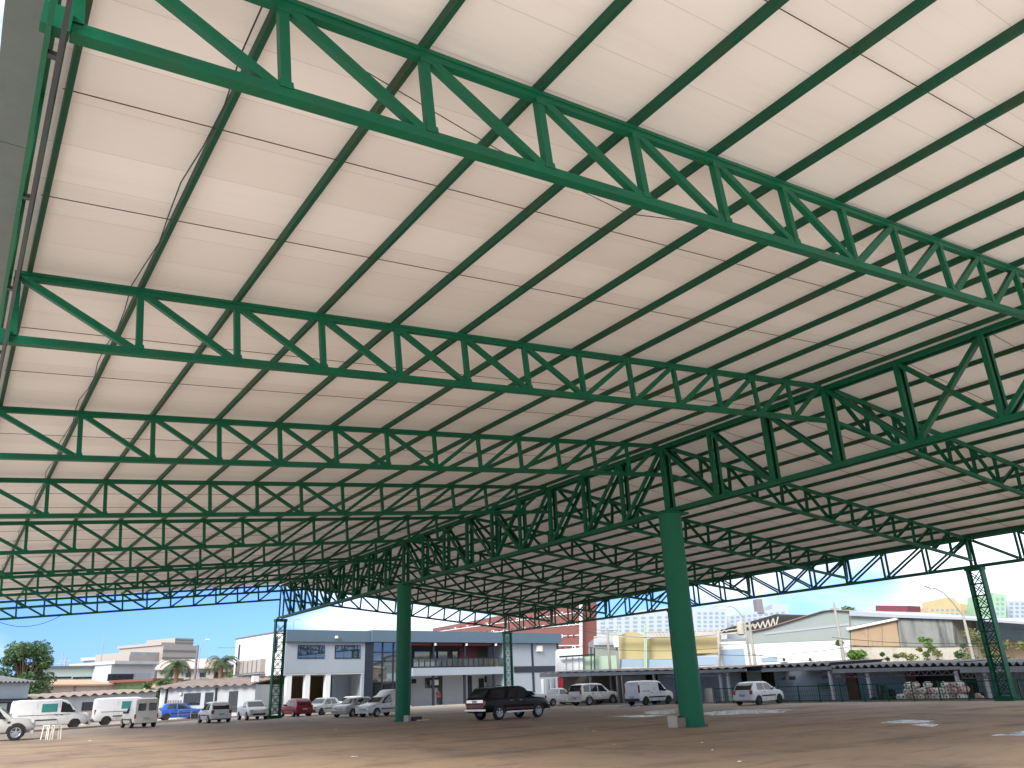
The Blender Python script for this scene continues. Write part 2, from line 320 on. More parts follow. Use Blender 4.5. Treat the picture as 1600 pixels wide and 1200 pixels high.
# ------------------------------------------------------------------ the ground
def lowz(y): return -1.0 + min(1, max(0, (y - 22) / 50)) * 1.0
g = MB(); ys = [-400, 22, 72, 1600]
EDGE = 24.75
g.add([(-900, -400, 0), (EDGE, -400, 0), (EDGE, 22, 0), (EDGE, 72, 0), (EDGE, 1600, 0), (-900, 1600, 0)], [(0, 1, 2, 3, 4, 5)])
g.add([(EDGE, -400, 0), (EDGE, 22, 0), (EDGE, 72, 0), (EDGE, 22, -1), (EDGE, -400, -1)], [(0, 1, 3, 4), (1, 2, 3)])
g.add([(EDGE, -400, -1), (1500, -400, -1), (1500, 22, -1), (EDGE, 22, -1), (1500, 72, 0), (EDGE, 72, 0), (1500, 1600, 0), (EDGE, 1600, 0)], [(0, 1, 2, 3), (3, 2, 4, 5), (5, 4, 6, 7)])
tag(g.build('ground', 'ground'), 'dusty tan and brown asphalt lot under and around the canopy', 'ground', kind='structure')
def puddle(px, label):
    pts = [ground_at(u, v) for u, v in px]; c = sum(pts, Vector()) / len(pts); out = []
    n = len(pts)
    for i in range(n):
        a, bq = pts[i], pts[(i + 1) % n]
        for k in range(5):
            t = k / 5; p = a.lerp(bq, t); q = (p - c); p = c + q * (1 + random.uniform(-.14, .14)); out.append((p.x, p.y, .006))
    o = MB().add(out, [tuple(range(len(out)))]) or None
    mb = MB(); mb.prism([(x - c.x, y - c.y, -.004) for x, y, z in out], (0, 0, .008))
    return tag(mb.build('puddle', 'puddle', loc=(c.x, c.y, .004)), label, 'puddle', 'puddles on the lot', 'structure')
puddle([(1002, 1112), (1060, 1108), (1062, 1114), (1020, 1117)], 'puddle painted with pale sky sheen left of the nearest green column')
puddle([(1098, 1113), (1150, 1109), (1240, 1108), (1232, 1113), (1170, 1115), (1112, 1118)], 'long puddle painted with pale sky sheen in front of the white hatchback right of the near column')
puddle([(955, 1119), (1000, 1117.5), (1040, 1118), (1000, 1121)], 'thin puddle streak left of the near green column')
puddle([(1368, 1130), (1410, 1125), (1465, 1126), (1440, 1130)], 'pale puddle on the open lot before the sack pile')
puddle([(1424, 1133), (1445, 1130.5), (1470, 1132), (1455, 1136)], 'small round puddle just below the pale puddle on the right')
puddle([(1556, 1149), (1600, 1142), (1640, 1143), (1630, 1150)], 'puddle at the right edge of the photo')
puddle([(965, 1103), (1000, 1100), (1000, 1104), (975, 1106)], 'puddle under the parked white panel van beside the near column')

# ------------------------------------------------------------------ the canopy
B, PN, SL, H0, HW = 8.0, 1.7923, .0949, 1.2334, .2855
ZR, ZE = 9.7068, 9.7068 - 13 * 1.7923 * .0949
NY0, NY1 = -6.4, 64.5
SN = Vector((-SL, 0, 1)).normalized()
def nodeb(k): return Vector((-HW - (13 - k) * PN - (.195 if k == 0 else 0), 0, ZR - SL * (13 - k) * PN - (.195 * SL if k == 0 else 0)))
def make_truss(name):
    root = thing(name, '', 'roof truss'); Yn = Vector((0, 1, 0))
    top = [nodeb(k) + SN * H0 for k in range(14)]; bot = [nodeb(k) for k in range(14)]
    c = MB(); p, q = bot[0] - Vector((.05, 0, .005)), bot[13] + Vector((.05, 0, .005))
    c.bar(p, q, Yn, .06, .15, 0, -.04); c.bar(p, q, Yn, .09, .11, 0, .035); c.build('bottom_chord', 'green', root)
    c = MB(); p, q = top[0] - Vector((.05, 0, .005)), top[13] + Vector((.05, 0, .005))
    c.bar(p, q, Yn, .06, .15, 0, .04); c.bar(p, q, Yn, .09, .11, 0, -.035); c.build('top_chord', 'green', root)
    for k in range(14):
        d = (top[k] - bot[k]).normalized()
        if k == 13: continue
        MB().chan(bot[k] + d * .055, top[k] - d * .055, Yn, .115, .11).build('vertical', 'green', root)
    for k in range(13):
        a, bq = (top[k], bot[k + 1]) if k < 7 else (bot[k], top[k + 1])
        d = (bq - a).normalized(); MB().chan(a + d * .12, bq - d * .12, Yn, .125, .10).build('diagonal', 'green', root)
    for k in range(1, 13):
        gx = bot[k]; d = (top[k] - gx).normalized(); ch = Vector((1, 0, SL)).normalized()
        for p0, sg in ((gx + d * .06, 1), (top[k] - d * .06, -1)):
            sd = (-1 if k <= 7 else 1) * (1 if sg > 0 else -1)
            pts = [p0 - ch * .085, p0 + ch * .085, p0 + ch * .075 + d * sg * .085, p0 - ch * .075 + d * sg * .085]
            MB().prism([p + Vector((0, -.062, 0)) for p in pts], (0, .008, 0)).build('gusset_plate', 'green', root)
    return root
ORD = ['nearest', 'second', 'third', 'fourth', 'fifth', 'sixth', 'seventh', 'eighth', 'ninth']
proto = make_truss('roof_truss')
for i in range(9):
    t = proto if i == 0 else copy_tree(proto)
    t.location = (0, i * B, 0)
    t['label'] = ('nearest green left-slope roof truss, crossing the top of the photo' if i == 0 else 'farthest green left-slope roof truss closing the gable end' if i == 8
                  else f'{ORD[i]} green left-slope roof truss counting away from the camera'); t['group'] = 'cross trusses of the left roof slope'
for i in range(0, 9):
    t = copy_tree(proto); t.location = (0, i * B, 0); t.rotation_euler = (0, 0, math.pi)
    t['label'] = ('farthest green right-slope roof truss closing the gable end' if i == 8 else 'nearest green right-slope roof truss, at the right edge' if i == 0
                  else f'{ORD[i]} green right-slope roof truss counting away from the camera'); t['group'] = 'cross trusses of the right roof slope'

def long_truss(name, label, x0, x1, zb, zt, w=.14, dep=.10):
    """double girder along y; panels of B/3, braced towards the columns at bays -1, 2, 5, 8"""
    root = thing(name, label, 'girder', ((x0 + x1) / 2, 0, 0)); mx = (x0 + x1) / 2
    for x, sgn in ((x0, 1), (x1, -1)):
        X = Vector((sgn, 0, 0)); xx = x - mx
        for z, nm in ((zb, 'bottom_chord'), (zt, 'top_chord')):
            MB().chan((xx, NY0, z), (xx, NY1, z), X, w, .10).build(nm, 'green', root)
        s = B / 3; y = -8.0 + s; k = 1
        while y < 64 - .1:
            wv = w * (1.15 if k % 3 == 0 else .9)
            MB().chan((xx, y, zb + w / 2), (xx, y, zt - w / 2), X, wv, dep).build('vertical', 'green', root)
            j = k % 9
            lo, hi = (y, zb), (y + s, zt)
            if j < 4: lo, hi = (y + s, zb), (y, zt)
            def dg(l, h, o):
                a = Vector((xx + o, l[0], l[1])); bq = Vector((xx + o, h[0], h[1])); d = (bq - a).normalized()
                MB().chan(a + d * .15, bq - d * .15, X, w * .85, dep * .75).build('diagonal', 'green', root)
            # columns stand at y = -8 (k = 0), 16 (k = 9) ...: braces run down away from each column
            dg(lo, hi, 0)
            if j == 4: dg((y + s, zb), (y, zt), sgn * dep * .8)
            y += s; k += 1
        MB().chan((xx, 64, zb + w / 2), (xx, 64, zt - w / 2), X, w, .09).build('vertical', 'green', root)
    for k in range(3, 28, 3):
        y = -8 + k * B / 3
        if k < 28: MB().bar((x0 - mx + .06, y, zb), (x1 - mx - .06, y, zb), (0, 0, 1), .06, .06).build('tie_strut', 'green', root)
    return root
long_truss('ridge_girder', 'deep green double lattice girder along the roof ridge, carried by the round columns', -.165, .165, 8.18, 10.90, .16, .15)
XE = HW + 13 * PN + .10
long_truss('eave_girder', 'green double lattice girder along the far right eave, above the fence', XE, XE + .5, 7.12, ZE + H0 - .02, .12)
# left eave: a slim ladder girder, seen almost from straight below
lg = thing('eave_girder', 'slim green ladder girder along the left eave beside the gutter', 'girder', (-23.93, 0, 0))
for xx in (.055, -.065):
    for z, nm in ((7.30, 'bottom_chord'), (8.66, 'top_chord')):
        MB().bar((xx, NY0, z), (xx, NY1, z), (1, 0, 0), .07, .045).build(nm, 'green' if xx < 0 else 'dark_steel', lg)
    for k in range(1, 28):
        y = -8 + k * B / 3
        MB().bar((xx, y, 7.34), (xx, y, 8.62), (1, 0, 0), .05, .04).build('vertical', 'green', lg)
for k in range(1, 28):
    y = -8 + k * B / 3 + .2
    MB().bar((-.065, y, 7.30), (.055, y, 7.30), (0, 0, 1), .07, .05).build('tie_strut', 'dark_steel', lg)
for i in range(9):
    MB().box((-.14, i * B - .12, 7.36), (.1, i * B + .02, 7.62)).build('bracket', 'green', lg)
gt = thing('roof_gutter', 'grey weathered box gutter hanging along the left roof edge', 'gutter', (-24.25, 0, 8.3))
y = NY0 - .6; k = 0
while y < NY1:
    MB().box((-.19, y, 0), (.19, y + 5.2 - .012, .42)).build('gutter_length', 'gutter', gt); y += 5.2; k += 1

roof = thing('canopy_roof', 'pale cream underside of the big gabled canopy roof on green purlins', 'roof', (0, 0, 0))
ZT = H0 + .06
def roofz(x): return ZR + SL * HW * 0 - SL * (abs(x) - HW) + ZT
xl = -24.06
for sgn in (-1, 1):
    xe = abs(xl) if sgn < 0 else 24.6
    pts = [(sgn * .01, NY0, roofz(HW) + .17), (sgn * xe, NY0, roofz(xe) + .17), (sgn * xe, NY0, roofz(xe) + .22), (sgn * .01, NY0, roofz(HW) + .22 + .03)]
    MB().prism(pts, (0, NY1 + .5 - NY0, 0)).build('roof_sheet', 'liner', roof)
    for k in range(14):
        x = -(HW + (13 - k) * PN) - SL * H0 * 0 - (.15 if k == 0 else 0); x = x - SL * H0 if k else x
        a = Vector((sgn * -x, 0, roofz(x)))
        n = Vector((sgn, 0, 0))
        MB().chan((a.x, NY0, a.z + .08), (a.x, NY1 + .3, a.z + .08), Vector((sgn * SL, 0, 1)), .075 , .155, .006).build('purlin', 'purlin', roof)
    for i in range(-1, 8):
        for j in (1, 2):
            y = (i + j / 3) * B
            if y < NY0: continue
            MB().tube([(sgn * .6, y, roofz(.6) + .07), (sgn * 23.8, y, roofz(23.8) + .07)], .0085, 5).build('sag_rod', 'rod', roof)
# thin wire clipped along the first purlin of the left slope, sagging out of the far end
x = -(HW + 12 * PN) - SL * H0 - .13
pts = []
for i in range(0, 68):
    yy = -6 + i * 1.0; pts.append((x + .05 * math.sin(i * 1.7), yy, roofz(x) - .0 - .10 * abs(math.sin(yy * math.pi / 8)) + .05))
tag(MB().tube(pts, .010, 4).build('cable', 'cable'), 'thin dark cable strung along the first left purlin', 'cable')
W8 = Wall((0, 64), (0, -1))
p0, p1 = W8.at(-30, 955), W8.at(95, 962); pts = []
for i in range(15):
    t = i / 14; p = p0.lerp(p1, t); p.z -= .95 * (1 - (2 * t - 1) ** 2); p.y = 63.8; pts.append(p)
tag(MB().tube(pts, .018, 4).build('cable', 'cable'), 'loose cable drooping below the far truss at the left', 'cable')
x = -(HW + 9.6 * PN)
tag(MB().tube([(-20.9, .6, roofz(20.9) + .05), (-18.2, 1.2, roofz(18.2) - .1), (-15.2, 1.6, roofz(15.2) - .28), (-13.6, 1.5, roofz(13.6) - .12)], .010, 4).build('cable', 'cable'), 'dark wire slung behind the nearest left-slope truss', 'cable')

def round_column(y, label):
    t = thing('round_column', label, 'column', (-.1, y, 0), 0, 'round columns under the ridge girder'); s = MB(); seg = 40
    rr = .46; s.tube([(0, 0, -.05), (0, 0, 8.03)], rr, seg); s.build('shaft', 'green_col', t, smooth=True)
    MB().box((-.42, -.5, 8.03), (.62, .5, 8.10)).build('cap_plate', 'green', t)
    MB().tube([(0, 0, 0), (0, 0, .03)], .58, 32).build('base_plate', 'green_col', t)
    for q in range(8):
        a = q * math.pi / 4 + .2; MB().tube([(.53 * math.cos(a), .53 * math.sin(a), .03), (.53 * math.cos(a), .53 * math.sin(a), .08)], .022, 6).build('bolt', 'rod', t)
    for z in (2.7, 5.4): MB().tube([(0, 0, z - .012), (0, 0, z + .012)], .466, 40).build('weld_seam', 'green_col', t)
    return t
round_column(16, 'nearest thick round green column under the ridge girder')
round_column(40, 'farther round green column in front of the office building')
def lattice_column(loc, label, along, height, sep, web, top):
    t = thing('lattice_column', label, 'column', loc, 0, 'green lattice columns'); A = Vector(along); N = Vector((-A.y, A.x, 0))
    for sg in (-1, 1):
        p = A * sg * sep / 2
        MB().chan(p + Vector((0, 0, .25)), p + Vector((0, 0, height)), A * -sg, web, .10, .014).build('leg', 'green', t)
    for side in (-1, 1):
        z = .35; k = 0; step = sep * .85
        while z + step < height:
            for q in ((1, -1) if k % 1 == 0 else (1,)):
                a = A * (-q) * (sep / 2 - .06) + N * side * (web / 2 - .03); bq = A * q * (sep / 2 - .06) + N * side * (web / 2 - .03)
                a = a + N * side * .006 * q; bq = bq + N * side * .006 * q
                MB().bar(a + Vector((0, 0, z)), bq + Vector((0, 0, z + step)), N, .05, .012).build('lacing_bar', 'green', t)
            MB().bar(A * -(sep / 2 - .06) + N * side * (web / 2 - .05) + Vector((0, 0, z)), A * (sep / 2 - .06) + N * side * (web / 2 - .05) + Vector((0, 0, z)), N, .05, .012).build('lacing_bar', 'green', t)
            z += step; k += 1
    ext = A * (sep / 2 + .12) + N * (web / 2 + .06); ex, ey = max(abs(ext.x), .2), max(abs(ext.y), .2)
    MB().box((-ex, -ey, 0), (ex, ey, .25)).build('base', 'green', t); MB().box((-ex * .95, -ey * .95, height), (ex * .95, ey * .95, top)).build('cap_plate', 'green', t)
    return t
ZC = 6.90
lattice_column((XE + .25, 16, 0), 'green lattice column at the right, standing in front of the sack pile', (0, 1, 0), ZC, .76, .46, ZC + .15)
lattice_column((XE + .25, 40, 0), 'green lattice column mostly hidden behind the nearest round column', (0, 1, 0), ZC, .76, .46, ZC + .15)
lattice_column((XE + .25, 64, 0), 'green lattice column at the far right corner behind the black pickup', (1, 0, 0), ZC, .85, .34, ZC + .15)
lattice_column((0, 64, 0), 'green lattice column under the far ridge end, beside the red hatchback', (1, 0, 0), 7.85, .85, .5, 8.05)

# ------------------------------------------------------------------ vehicles
def lerp(a, b, t): return a + (b - a) * t
class Car:
    """st: stations (x from the rear, bottom z, belt z, top z, half width scale, top half width scale)"""
    def __init__(s, name, label, px, heading, L, W, st, paint, wheels, wr, group=None, rim='rim', z=0., scale=1.):
        p = ground_at(*px) if len(px) == 2 else Vector(px)
        s.t = thing(name, label, 'pickup' if 'pickup' in name else 'van' if 'van' in name else 'car', (p.x, p.y, z), R(heading), group)
        s.t.scale = (scale,) * 3
        s.L, s.hw, s.st = L, W / 2, st; s.x0 = -(wheels[0] + wheels[1]) / 2; mb = MB(); n = None
        for (x, zb, zl, zt, ws, ts) in st:
            w, t = s.hw * ws, s.hw * ts; h = zl - zb
            half = [(.70 * w, zb), (.93 * w, zb + .03), (.985 * w, zb + h * .22), (w, zb + h * .55), (.975 * w, zb + h * .92), (.955 * w, zl), (lerp(.955 * w, t, .93), lerp(zl, zt, .9)), (t * .9, lerp(zl, zt, .985)), (t * .55, zt)]
            ring = [(x + s.x0, y, z) for y, z in half] + [(x + s.x0, -y, z) for y, z in reversed(half)]
            o = len(mb.v); mb.v += ring; m_ = len(ring)
            if n is not None:
                for i in range(m_): mb.f.append((o - m_ + i, o - m_ + (i + 1) % m_, o + (i + 1) % m_, o + i))
            else: mb.f.append(tuple(range(m_)))
            n = m_
        mb.f.append(tuple(len(mb.v) - n + i for i in reversed(range(n))))
        s.body = mb.build('body', paint, s.t, smooth=True)
        for x in wheels:
            for sg in (1, -1):
                y = sg * s.hw * .985; X = x + s.x0
                a = MB(); seg = 22; rin = wr * 1.0; rout = wr * 1.17
                for i in range(seg + 1):
                    th = math.pi * (1.08 * i / seg - .04)
                    for r_ in (0.02, rout): a.v.append((X + r_ * math.cos(th), y + sg * .012, wr + r_ * math.sin(th)))
                a.f += [(2 * i, 2 * i + 1, 2 * i + 3, 2 * i + 2) for i in range(seg)]
                b2 = MB(); nv = len(a.v); b2.v = a.v + [(p[0], p[1] - sg * .05, p[2]) for p in a.v]; b2.f = a.f + [tuple(nv + i for i in reversed(f)) for f in a.f]
                b2.f += [(2 * i + 1, 2 * i + 3, nv + 2 * i + 3, nv + 2 * i + 1) for i in range(seg)]
                b2.build('wheel_arch', 'black_plastic', s.t)
                ty = MB(); prof = [(wr * .60, .02), (wr * .80, .035), (wr * .95, .02), (wr, -.02), (wr, -.15), (wr * .9, -.19)]
                s.lathe(ty, X, y, sg, wr, prof); wo = ty.build('wheel', 'tyre', s.t, smooth=True)
                rm = MB(); s.lathe(rm, X, y, sg, wr, [(0.001, .022), (wr * .16, .026), (wr * .2, .012), (wr * .5, .0), (wr * .57, .022), (wr * .63, .024), (wr * .63, -.05)])
                for q in range(5):
                    th = 2 * math.pi * q / 5 + .3; d = Vector((math.cos(th), 0, math.sin(th))); rm.bar(Vector((X, y + sg * .014, wr)) + d * wr * .15, Vector((X, y + sg * .014, wr)) + d * wr * .56, (0, 1, 0), wr * .17, .022)
                rm.build('rim', rim, wo)
    def lathe(s, mb, X, y, sg, wr, prof, seg=20):
        o = len(mb.v)
        for r_, d in prof:
            for i in range(seg):
                th = 2 * math.pi * i / seg; mb.v.append((X + r_ * math.cos(th), y + sg * d, wr + r_ * math.sin(th)))
        for j in range(len(prof) - 1):
            for i in range(seg): mb.f.append((o + j * seg + i, o + j * seg + (i + 1) % seg, o + (j + 1) * seg + (i + 1) % seg, o + (j + 1) * seg + i))
    def par(s, x):
        for a, b in zip(s.st, s.st[1:]):
            if a[0] <= x <= b[0]:
                t = (x - a[0]) / max(1e-6, b[0] - a[0]); return [lerp(a[i], b[i], t) for i in range(6)]
        return list(s.st[0] if x < s.st[0][0] else s.st[-1])
    def y_at(s, x, z):
        _, zb, zl, zt, ws, ts = s.par(x); w, t = s.hw * ws, s.hw * ts
        if z <= zl: return w if z < zl - .15 else lerp(w, .955 * w, (z - zl + .15) / .15)
        return lerp(.955 * w, lerp(.955 * w, t, .93), min(1, (z - zl) / max(.02, (zt - zl) * .9)))
    def side_poly(s, name, pts, m, out=.012, deep=.03, sides=(1, -1)):
        for sg in sides:
            a = [(x + s.x0, sg * (s.y_at(x, z) + out), z) for x, z in pts]
            MB().prism(a, (0, -sg * deep, 0)).build(name, m, s.t)
    def side_window(s, xb0, xb1, xt0, xt1, m='window_dark', lo=.03, hi=.10, name='side_window', sides=(1, -1)):
        def z(x, top): q = s.par(x); return q[3] - hi * (q[3] - q[2]) * 1.4 - .02 if top else q[2] + lo
        s.side_poly(name, [(xb0, z(xb0, 0)), (xb1, z(xb1, 0)), (xt1, z(xt1, 1)), (xt0, z(xt0, 1))], m, sides=sides)
    def cross_window(s, name, xa, xb, m='window_dark', ma=.12, mb_=.10, inset=.9):
        """glass across the car between stations xa (belt level) and xb (roof level)"""
        A, Bq = s.par(xa), s.par(xb)
        za, zb = A[3], Bq[3]; P = lambda t: (lerp(xa, xb, t) + s.x0, lerp(za, zb, t), lerp(s.hw * A[5], s.hw * Bq[5], t) * inset)
        n = Vector((-(zb - za), 0, (xb - xa))).normalized()
        if n.z < 0: n = -n
        pts = []
        for t, sg in ((ma, 1), (ma, -1), (1 - mb_, -1), (1 - mb_, 1)):
            x, z, w = P(t); pts.append(Vector((x, sg * w, z)) + n * .02)
        MB().prism(pts, -n * .03).build(name, m, s.t)
    def end_box(s, name, m, x, y0, y1, z0, z1, d=.04, both=True):
        """box on the front (x > 0 side) or rear face, mirrored"""
        for sg in ((1, -1) if both else (1,)):
            MB().box((x + s.x0 - d, sg * y0, z0), (x + s.x0 + d, sg * y1, z1)).build(name, m, s.t, bevel=.015)
    def strip(s, name, m, x0, x1, z0, z1, out=.02):
        s.side_poly(name, [(x0, z0), (x1, z0), (x1, z1), (x0, z1)], m, out=out, deep=.04)
    def mirrors(s, x, z, m):
        for sg in (1, -1): MB().box((x + s.x0 - .06, sg * (s.hw * .95), z), (x + s.x0 + .06, sg * (s.hw * .95 + .17), z + .13)).build('mirror', m, s.t, bevel=.02)
    def handle(s, x, z, m='black_plastic'): s.side_poly('door_handle', [(x, z), (x + .17, z), (x + .17, z + .035), (x, z + .035)], m, out=.022, deep=.02)
    def seam(s, x, z0, z1): s.side_poly('door_gap', [(x - .007, z0), (x + .007, z0), (x + .007, z1), (x - .007, z1)], 'black_plastic', out=.003, deep=.01)
    def common(s, fx, rx, hl, tl, bump='black_plastic', plate_z=.55, trim='black_plastic'):
        """hl / tl: (y0, y1, z0, z1)"""
        s.end_box('headlight', 'headlight', fx - .05, *hl, d=.07); s.end_box('taillight', 'taillight', rx + .04, *tl, d=.06)
        W = s.hw
        s.end_box('front_bumper', bump, fx - .03, -W * .84, W * .84, .28, .50, d=.09, both=False); s.end_box('rear_bumper', bump, rx + .02, -W * .88, W * .88, .32, .52, d=.09, both=False)
        s.end_box('licence_plate', 'plate', rx - .005 - .085, -.2, .2, plate_z, plate_z + .13, d=.012 + .02, both=False)

def hatch_st(H=1.45, k=1.):
    return [(0, .38, .62, .66, .86, .80), (.05, .28, .86, .92, .95, .84), (.40, .22, .90, H - .12, 1, .76), (.65, .2, .90, H - .03, 1, .75), (1.25, .2, .90, H, 1, .75), (1.85, .2, .89, H - .01, 1, .75), (2.15, .2, .88, H - .08, 1, .75),
            (2.78, .2, .87, .95, 1, .86), (3.40, .2, .80, .86, .97, .84), (3.66, .24, .68, .74, .92, .80), (3.78, .34, .52, .58, .84, .74)]
def hatch(name, label, px, hd, paint, H=1.45, scale=1., rim='rim', bump=None, tall=False, group=None, z=0.):
    c = Car(name, label, px, hd, 3.78, 1.66, hatch_st(H), paint, (.62, 3.02), .29, group, rim, z, scale)
    c.side_window(.62, 1.42, .78, 1.42); c.side_window(1.52, 2.55, 1.52, 2.10); c.cross_window('windshield', 2.78, 2.15); c.cross_window('rear_window', .05, .46, ma=.06, mb_=.12)
    c.common(3.72, 0, (.42, .68, .60, .74), (.56, .76, .66, .92), bump or paint); c.mirrors(2.42, .92, paint); c.handle(1.30, .80); c.seam(1.47, .32, .88); c.seam(2.55, .34, .84)
    c.strip('side_moulding', 'black_plastic', .98, 2.62, .52, .60)
    c.end_box('grille', 'black_plastic', 3.73, -.38, .38, .52, .62, d=.04, both=False)
    return c
CARS = {}
near_row = 'vehicles parked towards the fence'
far_row = 'vehicles parked before the low white buildings'
# black double-cab pickup with canopy
st = [(0, .52, .98, 1.00, .90, .88), (.05, .42, 1.10, 1.13, .97, .93), (.10, .40, 1.12, 1.16, .99, .93), (.52, .40, 1.13, 1.68, 1, .80), (1.55, .38, 1.12, 1.73, 1, .80), (1.62, .38, 1.12, 1.74, 1, .80), (2.75, .38, 1.11, 1.75, 1, .80), (3.05, .38, 1.10, 1.68, 1, .80),
      (3.72, .38, 1.08, 1.13, 1, .88), (4.55, .40, 1.02, 1.07, .97, .84), (4.80, .45, .88, .93, .92, .80), (4.92, .5, .70, .76, .86, .76)]
g0 = ground_at(811, 1122.5)
c = Car('pickup', 'black double-cab pickup with bed canopy driving across the lot', (796, 1122.8), 7, 4.92, 1.78, st, 'car_black', (1.02, 3.98), .38)
c.side_window(.42, 1.45, .62, 1.45); c.side_window(1.72, 2.32, 1.72, 2.32); c.side_window(2.42, 3.42, 2.42, 3.0); c.cross_window('windshield', 3.72, 3.05); c.cross_window('rear_window', .10, .50, ma=.05, mb_=.1)
c.end_box('tailgate_panel', 'chrome', -.0, -.72, .72, .90, 1.08, d=.045, both=False); c.end_box('tailgate_band', 'maroon_paint', .01, -.76, .76, .62, .86, d=.05, both=False)
c.end_box('licence_plate', 'plate', -.04, -.2, .2, .93, 1.04, d=.02, both=False); c.end_box('taillight', 'taillight', .03, .72, .86, .78, 1.02, d=.06)
c.end_box('rear_bumper', 'chrome', -.03, -.84, .84, .48, .60, d=.10, both=False); c.end_box('front_bumper', 'black_plastic', 4.88, -.84, .84, .45, .68, d=.10, both=False)
c.end_box('headlight', 'headlight', 4.78, .52, .78, .74, .92, d=.08); c.mirrors(3.35, 1.12, 'car_black'); c.handle(1.85, .98, 'chrome'); c.handle(2.55, .98, 'chrome')
c.strip('running_board', 'chrome', 1.50, 3.50, .36, .44, .05); c.strip('side_stripe', 'maroon_paint', 1.5, 3.6, .52, .62, .006); c.seam(2.37, .45, 1.1); c.seam(3.42, .5, 1.06)
MB().bar((.7 + c.x0, .6, 1.76), (1.5 + c.x0, .6, 1.79), (0, 0, 1), .03, .03).build('roof_rail', 'black_plastic', c.t); MB().bar((.7 + c.x0, -.6, 1.76), (1.5 + c.x0, -.6, 1.79), (0, 0, 1), .03, .03).build('roof_rail', 'black_plastic', c.t)
# white three-box hatchback right of the near column
hatch('car', 'white two-door hatchback right of the nearest round column', (1187, 1100.5), 6, 'car_white', rim='black_rim', group=near_row)
# white panel van left of the near column
st = [(0, .42, .95, 1.55, .95, .86), (.06, .36, 1.0, 1.72, .98, .86), (.3, .30, 1.02, 1.80, 1, .86), (1.4, .28, 1.02, 1.82, 1, .86), (2.35, .28, 1.0, 1.78, 1, .84), (2.65, .28, .99, 1.66, 1, .82), (3.25, .28, .97, 1.06, 1, .88), (3.78, .28, .88, .95, .97, .84), (3.95, .32, .72, .78, .90, .78), (4.0, .38, .56, .62, .84, .74)]
c = Car('panel_van', 'white windowless panel van parked left of the nearest round column', (1016, 1101.3), 4, 4.0, 1.68, st, 'car_white', (.66, 3.28), .31, near_row, 'black_rim')
c.side_window(2.28, 3.02, 2.28, 2.62); c.cross_window('windshield', 3.25, 2.65); c.common(3.96, 0, (.46, .70, .72, .88), (.70, .80, .92, 1.5)); c.mirrors(2.88, 1.0, 'black_plastic'); c.strip('side_moulding', 'black_plastic', 1.0, 2.95, .55, .64); c.seam(2.22, .34, 1.7); c.seam(1.25, .34, 1.72); c.handle(2.32, .9); c.handle(1.3, .9)
c.strip('slide_rail', 'black_plastic', .35, 1.2, 1.02, 1.06, .015); c.seam(2.98, .4, .98)
# beige-white SUV
st = [(0, .50, .95, .98, .90, .86), (.06, .40, 1.05, 1.12, .97, .88), (.30, .38, 1.08, 1.70, 1, .80), (.9, .36, 1.08, 1.79, 1, .80), (2.2, .36, 1.07, 1.79, 1, .80), (2.75, .36, 1.06, 1.70, 1, .80), (3.50, .36, 1.05, 1.12, 1, .88), (4.35, .38, .98, 1.04, .97, .84), (4.62, .42, .82, .90, .92, .80), (4.72, .5, .66, .72, .86, .76)]
c = Car('suv', 'dusty off-white off-road wagon parked between the white pickup and the panel van', (929, 1101.3), 4, 4.72, 1.84, st, 'car_dirty_white', (.95, 3.80), .38, near_row); c.t['category'] = 'car'
c.side_window(.40, 1.12, .48, 1.12); c.side_window(1.22, 2.05, 1.22, 2.05); c.side_window(2.14, 3.10, 2.14, 2.70); c.cross_window('windshield', 3.5, 2.75); c.cross_window('rear_window', .06, .30, ma=.08, mb_=.1)
c.common(4.66, 0, (.50, .78, .74, .92), (.74, .88, .95, 1.3), 'car_dirty_white'); c.mirrors(2.95, 1.08, 'black_plastic'); c.handle(1.3, .95); c.handle(2.2, .95); c.seam(2.10, .45, 1.05); c.seam(1.17, .55, 1.05); c.strip('sill', 'black_plastic', 1.4, 3.35, .36, .46)
# white small pickup beside the SUV
def small_pickup_st(): return [(0, .45, .88, .90, .90, .86), (.06, .36, .98, 1.02, .97, .92), (1.55, .28, .97, 1.01, 1, .92), (1.62, .28, .96, 1.30, 1, .80), (1.78, .28, .95, 1.46, 1, .77), (2.20, .26, .94, 1.50, 1, .76), (2.50, .26, .93, 1.42, 1, .76), (3.15, .26, .90, .98, 1, .86), (3.85, .26, .82, .88, .97, .84), (4.12, .3, .68, .74, .92, .8), (4.22, .38, .54, .6, .84, .74)]
def small_pickup(label, px, hd, group, m='car_white', z=0.):
    c = Car('pickup', label, px, hd, 4.22, 1.68, small_pickup_st(), m, (.85, 3.42), .30, group, 'rim', z)
    c.side_window(1.72, 2.85, 1.86, 2.44); c.cross_window('windshield', 3.15, 2.5); c.cross_window('rear_window', 1.56, 1.78, ma=.2)
    MB().box((.12 + c.x0, -.7, 1.005), (1.5 + c.x0, .7, 1.03)).build('bed_cover', 'black_plastic', c.t)
    c.common(4.16, 0, (.44, .72, .62, .78), (.72, .82, .66, .92), m); c.mirrors(2.78, .95, m); c.handle(1.85, .84); c.seam(1.66, .4, .94); c.seam(2.88, .4, .9); c.end_box('grille', 'black_plastic', 4.19, -.5, .5, .36, .50, d=.05, both=False)
    return c
small_pickup('white small pickup half hidden behind the black pickup', (872, 1102.5), 4, near_row)
hatch('car', 'white car mostly hidden behind the nose of the black pickup', (822, 1101.5), 4, 'car_white', group=near_row)
